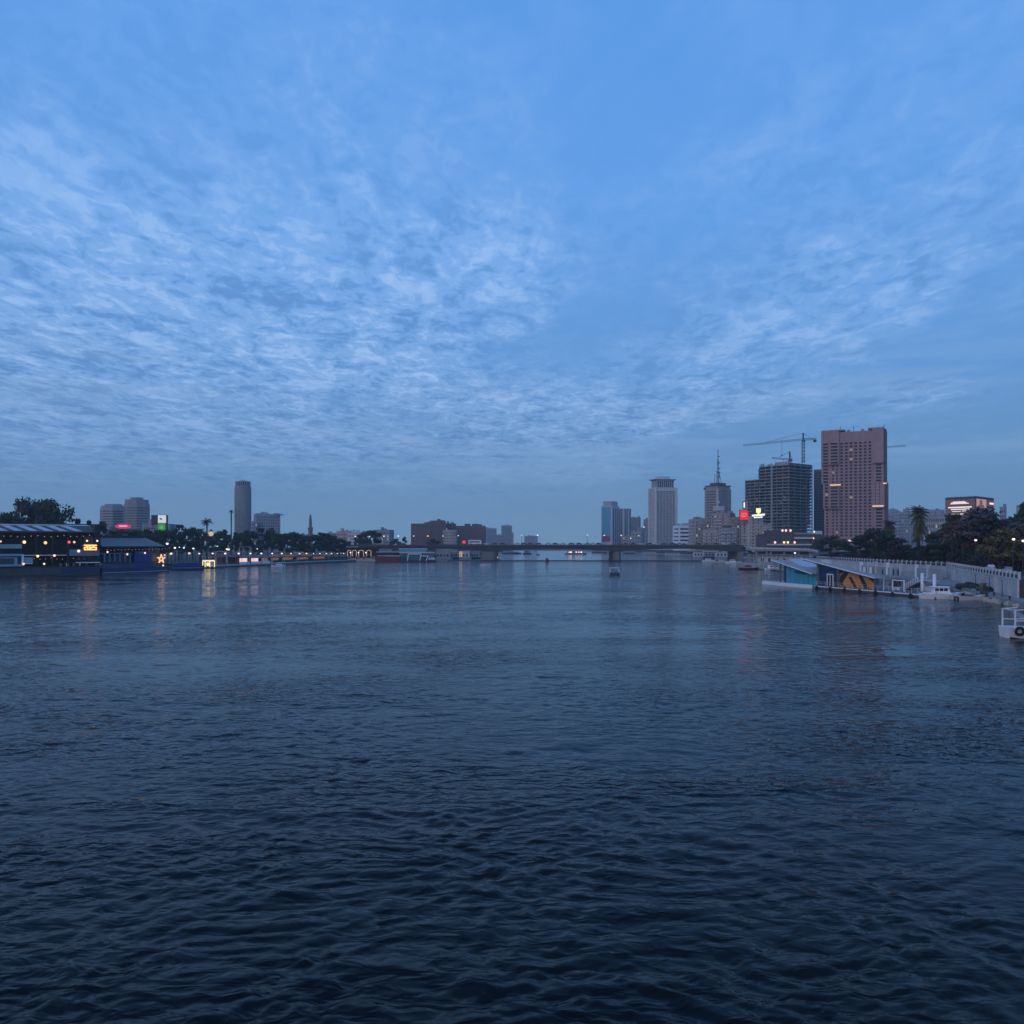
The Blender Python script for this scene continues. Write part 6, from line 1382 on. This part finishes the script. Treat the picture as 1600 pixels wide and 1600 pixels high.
    strokes = [[(.0, .2), (.10, .0), (.16, .0), (.10, .28), (.30, .97), (.20, .97), (.02, .6)], [(.27, .62), (.34, .66), (.52, .05), (.42, .05)], [(.52, .98), (.62, .98), (.86, .03), (.72, .03)], [(.0, .96), (.2, .99), (.04, .72), (.0, .75)], [(.86, .75), (1.0, .55), (1.0, .95), (.9, .98)], [(.62, .62), (.66, .5), (.80, .0), (.76, .0)]]
    for st in strokes[:5]:
        pts = [(c1 + .33 + W_ * u * .985, zc(c1 + W_ * u, v)) for u, v in st]; ar = sum(pts[i][0] * pts[(i + 1) % len(pts)][1] - pts[(i + 1) % len(pts)][0] * pts[i][1] for i in range(len(pts)))
        MB().slab(pts if ar > 0 else pts[::-1], 1.25, 1.295).build('mural_stroke', BLACKP, t)
    MB().box(c0, c2, 2.15, 2.35, fl, zat(c2) - .4).build('rear_wall', STEEL, t); MB().box(c2, c2 + .25, 1.2, 2.3, fl, zat(c2) - .4).build('end_wall', STEEL, t)
    roof(t, s_a, za, s_b, zb, -.4, 2.4, MATS['dock_roof']); s0, s1 = S(1310, 6), S(1322, 6); MB().box(s0, s1, 1.2, 2.2, zat(s1), zat(s0) + .5).build('roof_box', CONC_L, t)
    # gangway gates and railings right of the hall
    for k, (p0, p1, y0, lb) in enumerate(((1370, 1380, 903, 'white tubular gate frame right of the mural hall roof end'), (1394, 1412, 907, 'white low gate frame in the middle of the landing stage'))):
        g = ln.thing('gate_frame', lb, 'gate', 0, 'gate frames on the landing stage'); s0, s1 = S(p0, 3), S(p1, 3); z1 = Zp(p0, y0, 3)
        for s in (s0, s1): MB().box(s - .1, s + .1, 3, 3.2, fl - .1, z1).build('post', WHITE, g)
        MB().box(s0 - .1, s1 + .1, 3, 3.2, z1, z1 + .2).build('cross_bar', WHITE, g)
    g = ln.thing('gangway', 'sloping white railed gangway from bank to landing stage', 'gangway'); s0, s1 = S(1412, 8), S(1440, 9); z0, z1 = fl, 2.6
    MB().slab([(s0, z0 - .1), (s1, z1 - .1), (s1, z1 + .1), (s0, z0 + .1)], 8, 10.2).build('walkway', CONC, g)
    for y in (8.05, 10.1):
        m = MB(); m.bar((s0, y, z0 + 1.1), (s1, y, z1 + 1.1), .1); m.bar((s0, y, z0 + .6), (s1, y, z1 + .6), .07)
        m.build('hand_rail', WHITE, g)
        for k in range(7): u = k / 6; piece('rail_post', WHITE, g, s0 + (s1 - s0) * u - .05, s0 + (s1 - s0) * u + .05, y - .05, y + .05, z0 + (z1 - z0) * u, z0 + (z1 - z0) * u + 1.1)
    for k, (p, y0, off, lb) in enumerate(((1441, 897, 9, 'left one of two thick white mooring columns by the gangway'), (1460, 898.5, 9, 'right one of two thick white mooring columns by the gangway'))):
        s = S(p, off); v = ln.P + ln.d * s + ln.n * off; g = thing('mooring_column', lb, 'column', (v.x, v.y, 0), 0, 'white mooring columns'); MB().lathe([(.34, -2), (.34, Z(y0, v.y))], 14).build('shaft', WHITE, g, True); MB().lathe([(.38, Z(y0, v.y)), (.3, Z(y0, v.y) + .2)], 14).build('cap', WHITE, g)
    g = ln.thing('ticket_table', 'small canopied white ticket stand between the mooring columns', 'stand', off=9.5); s = S(1452, 9.5); MB().box(s - 2.0, s + 2.2, -.6, .8, 2.9, 3.1).build('canopy', ROOF_W, g)
    for x in (s - 1.6, s + 1.6): MB().box(x - .12, x + .12, -.1, .1, .6, 2.9).build('post', WHITE, g)
    MB().box(s - 1.2, s + 1.2, -.2, .5, .6, 1.7).build('counter', CONC_L, g)
    # dark plants in tubs on the stage
    for k, p in enumerate((1398, 1403, 1342, 1350)):
        s = S(p, 6); v = ln.P + ln.d * s + ln.n * 6; g = thing('tub_plant', ['left dark tub plant in the middle of the landing stage', 'right dark tub plant in the middle of the landing stage', 'left dark tub plant right of the orange mural', 'right dark tub plant right of the orange mural'][k], 'plant', (v.x, v.y, fl - .1), 0, 'tub plants')
        MB().lathe([(.35, 0), (.5, .7)], 10).build('tub', WHITE, g); m = MB(); rng = random.Random(k)
        for j in range(60):
            a = rng.uniform(0, 6.28); r = rng.uniform(.2, 1.0); zz = rng.uniform(.7, 2.3); c = Vector((r * math.cos(a), r * math.sin(a), zz)); m.add([c, c + Vector((rng.uniform(-.3, .3), rng.uniform(-.3, .3), .35)), c + Vector((rng.uniform(-.4, .4), .2, .1))], [(0, 1, 2)])
        m.build('foliage', LEAF['dark'], g)
dock()
# white posts and grey screens on the bank behind the landing stage
def screens():
    ln = Line((X(1343, 296), 296), (X(1480, 232), 232)); t = ln.thing('screen_fence', 'grey panelled fence with tall white posts behind the landing stage', 'fence'); S = ln.s; Zp = ln.z
    ps = [(1344, 878), (1355, 879), (1367.5, 877), (1385, 878.5), (1391, 881), (1405.5, 880), (1430, 882), (1448, 882)]
    for k, (p, y) in enumerate(ps): s = S(p); piece('post', CONC_L if k % 3 else WHITE, t, s - .38, s + .38, 0, .8, .9, Zp(p, y))
    for (a, b), y in zip(zip(ps, ps[1:]), (884, 884, 886, 887, 887.5, 893, 888)):
        s0, s1 = S(a[0]) + .4, S(b[0]) - .4; piece('panel', GREYW if s0 % 2 < 1 else CONC, t, s0, s1, .3, .55, .9, Zp((a[0] + b[0]) / 2, y))
    piece('panel', CONC, t, S(1448) + .4, S(1470), .3, .55, .9, Zp(1460, 889))
    for p, w in ((1353, 1.0), (1363, 1.2)): s = S(p); MB().box(s - .5, s + .5 * w, -.8, -.3, 1.0, Zp(p, 886)).build('white_box', WHITE, t)
    for p, w in ((1378, .8), (1395, .7), (1402, .9)): s = S(p); MB().box(s - .5, s + .5 * w, .2, .29, 1.0, Zp(p, 890)).build('doorway', DARK, t)
screens()
t = boat('white cabin motor boat moored at the right end of the landing stage', 1470, 935.5, 7.6, 2.6, .95, R(-8), WHITE, (-1.6, 1.7, 1.35, WHITE), 'boats at the right bank', 'cabin_boat', None)
MB().box(-3.0, -1.7, -.9, .9, .9, 1.2).build('stern_bench', WHITE, t); MB().box(-1.9, 1.4, -1.0, 1.0, 2.28, 2.42).build('cabin_roof', WHITE, t); MB().tube([(1.8, -1.0, 1.0), (3.5, -.2, 1.75), (3.5, .2, 1.75), (1.8, 1.0, 1.0)], .05, 5).build('bow_rail', STEEL, t)
boat('small white dinghy behind the cabin motor boat', 1447, 933, 3.0, 1.3, .5, R(10), WHITE, None, 'boats at the right bank', 'dinghy')
t = boat('low flat work boat moored right of the cabin motor boat', 1514, 937.5, 6.5, 2.2, .75, R(-12), CONC_L, None, 'boats at the right bank', 'work_boat'); MB().tube([(-2.5 + .35 * math.cos(a), -1.0, .3 + .35 * math.sin(a)) for a in [i * math.pi / 4 for i in range(9)]], .13, 6).build('tyre_fender', TYRE, t)
t = boat('dark covered boat lying on the quay edge right of the cabin motor boat', 1492, 935, 3.5, 1.6, .8, R(-20), STEEL_D, None, 'boats at the right bank', 'covered_boat')
# excursion boat cut by the right edge
D = 96.5; t = thing('excursion_boat', 'white open excursion boat cut off by the right picture edge', 'boat', (X(1569, D) + 4.9, D - .5, 0), R(-4)); k_ = D / 1320
WB = mat('boat_white', (.68, .68, .70), .5, .2, 2.2, streak=True)
MB().hull(10, 3.0, 1.15, .25, .5, .3, .9).build('hull', WB, t)
MB().slab([(-4.85, -.2), (4.0, -.2), (4.1, .22), (-4.9, .22)], -1.06, 1.06).build('boot_top', mat('boot_red', (.045, .022, .028), .7), t)
MB().box(-4.6, 4.8, -1.56, -1.50, 1.05, 1.2).build('rubbing_strip', WB, t)
MB().tube([(-4.1 + .42 * math.cos(a), -1.62, .85 + .42 * math.sin(a)) for a in [i * math.pi / 5 for i in range(11)]], .16, 6).build('tyre_fender', TYRE, t)
MB().tube([(-2.5 + .3 * math.cos(a), -1.62, .65 + .3 * math.sin(a)) for a in [i * math.pi / 5 for i in range(11)]], .12, 6).build('tyre_fender', TYRE, t)
MB().box(-4.4, 4.6, -1.3, 1.3, .5, .6).build('deck', BROWN, t)
for y in (-1.4, 1.4):
    MB().box(-4.55, 4.7, y - .05, y + .05, 1.95, 2.06).build('top_rail', WHITE, t)
    for x in (-4.5, -3.1, -1.6, -.1, 1.4, 2.9, 4.4): MB().box(x - .07, x + .07, y - .06, y + .06, 1.1, 2.0 if x > -4.4 else 3.2).build('rail_post', WHITE, t)
MB().add([(-4.4, -1.35, 3.25), (-4.4, 1.35, 3.25), (-2.6, 1.3, 2.12), (-2.6, -1.3, 2.12), (-3.7, 0, 3.0)], [(0, 4, 1), (1, 4, 2), (2, 4, 3), (3, 4, 0), (0, 1, 2, 3)]).build('folded_awning', WHITE, t)
MB().bar((-4.5, -1.4, 3.2), (-2.9, -1.4, 3.3), .09).bar((-4.5, 1.4, 3.2), (-2.9, 1.4, 3.3), .09).bar((-4.5, -1.4, 3.2), (-4.5, 1.4, 3.2), .09).build('awning_frame', WHITE, t)
for k in range(4): MB().box(-2.8 + 1.7 * k, -1.7 + 1.7 * k, -1.1, 1.1, .6, 1.15).build('bench', mat('bench_dark', (.04, .03, .035), .7), t)
MB().box(-2.9, 4.4, -1.32, -1.26, 1.2, 1.75).build('side_cloth', mat('side_cloth', (.035, .03, .04), .9), t)
# low jetty and small boats beyond the teal hall
def jetty():
    ln = Line((X(1158, 392), 392), (X(1216, 345), 345)); t = ln.thing('jetty', 'low grey jetty with railing beyond the teal hall', 'jetty'); S = ln.s; e = ln.len
    MB().box(0, e, 0, 4, .3, .8).build('deck', CONC, t); 
    for k in range(9): s = e * k / 8; piece('pile', STEEL_D, t, s - .2, s + .2, .3, .7, -2, .3); piece('rail_post', CONC_L, t, s - .08, s + .08, .1, .26, .8, 3.2 if k % 4 == 0 else 2.2)
    MB().box(0, e, .12, .22, 2.1, 2.2).build('hand_rail', CONC_L, t); MB().box(0, e, .12, .22, 1.4, 1.5).build('mid_rail', CONC_L, t); MB().box(e * .05, e, 2.5, 4.2, 3.0, 3.2).build('roof', ROOF, t)
    ln = Line((X(1150, 470), 470), (X(1275, 405), 405)); t = ln.thing('river_landing', 'long pale landing building with railings under the flyover', 'building'); e = ln.len
    MB().box(0, e, 0, 6, -.5, 1.0).build('quay', CONC, t); MB().box(e * .25, e, 3, 6, 1.0, ln.z(1230, 868)).build('wall', CONC_L, t); MB().box(e * .2, e, 1, 6.5, ln.z(1230, 868), ln.z(1230, 866.6)).build('roof', ROOF, t)
    for k in range(14): s = e * (.22 + .77 * k / 13); piece('post', CONC_L, t, s - .15, s + .15, 1.2, 1.5, 1.0, ln.z(1230, 868))
    MB().box(0, e, .1, .2, 1.9, 2.0).build('hand_rail', CONC_L, t)
    for k in range(8): s = e * (.3 + .66 * k / 7); piece('window', GLASS, t, s - 1.2, s + 1.2, 2.9, 2.99, 1.6, 3.6)
jetty()
for k, (px, py, L_, m, lb) in enumerate(((1146, 880, 9, WHITE, 'white boat moored beside the right bridge pier'), (1128, 879, 8, CONC_L, 'pale boat moored left of the right bridge pier'), (1108, 877.5, 9, WHITE, 'white low boat at the bank under the right bridge span'), (1170, 890.5, 9, MAROON, 'reddish low boat lying at the jetty end'), (1206, 891, 6, WHITE, 'white boat between the jetty and the teal hall'))):
    boat(lb, px, py, L_, 2.5, .8, R(-15 + 7 * k), m, (-L_ * .25, L_ * .15, 1.3, m if m is not MAROON else DUST), 'small boats at the right bank')

# mooring bollards, a tarpaulin heap and crates on the lower quay
for k, (x, y) in enumerate(((91.0, 159.5), (93.6, 167), (96.4, 175), (99.2, 183), (87.2, 148))):
    t = thing('bollard', ['second', 'third', 'fourth', 'fifth', 'first'][k] + ' short iron mooring bollard from the right along the lower quay edge', 'bollard', (x, y, 1.0), 0, 'mooring bollards on the lower quay')
    MB().lathe([(.22, 0), (.16, .15), (.14, .42), (.24, .5), (.2, .62)], 10).build('post', STEEL_D, t)
t = thing('tarpaulin_heap', 'dark tarpaulin covered heap on the lower quay behind the cabin motor boat', 'heap', (102.0, 188.0, 1.0), R(-68)); m = MB(); rng = random.Random(5)
for k in range(9): m.ball((-3 + k * .8, rng.uniform(-.4, .4), .25), rng.uniform(.5, .95), 8, 5, .8)
m.build('cover', mat('tarpaulin', (.022, .022, .028), .7, .3, 2, bump=.6), t); MB().bar((-3.6, -.9, .08), (4.2, -.9, .08), .16).build('edge_board', BROWN, t)
for k in range(4):
    t = thing('crate', ['lowest left', 'lowest right', 'top', 'lone'][k] + ' wooden crate ' + ('of the small stack on the lower quay' if k < 3 else 'on the lower quay beside the small crate stack'), 'crate', (98.2 + (.55 if k == 1 else .25 if k == 2 else 2.2 if k == 3 else -.55), 176.5 + (1.2 if k == 3 else 0), 1.0 + (.82 if k == 2 else 0)), R(8 * k), 'crates on the lower quay')
    for j in range(4): MB().box(-.5, .5, -.4, -.36, .02 + j * .2, .18 + j * .2).box(-.5, .5, .36, .4, .02 + j * .2, .18 + j * .2).build('slat', mat('crate_wood', (.16, .12, .085), .9, .25, 3), t)
    MB().box(-.48, .48, -.35, .35, .0, .78).build('body', mat('crate_wood', (.16, .12, .085), .9), t)
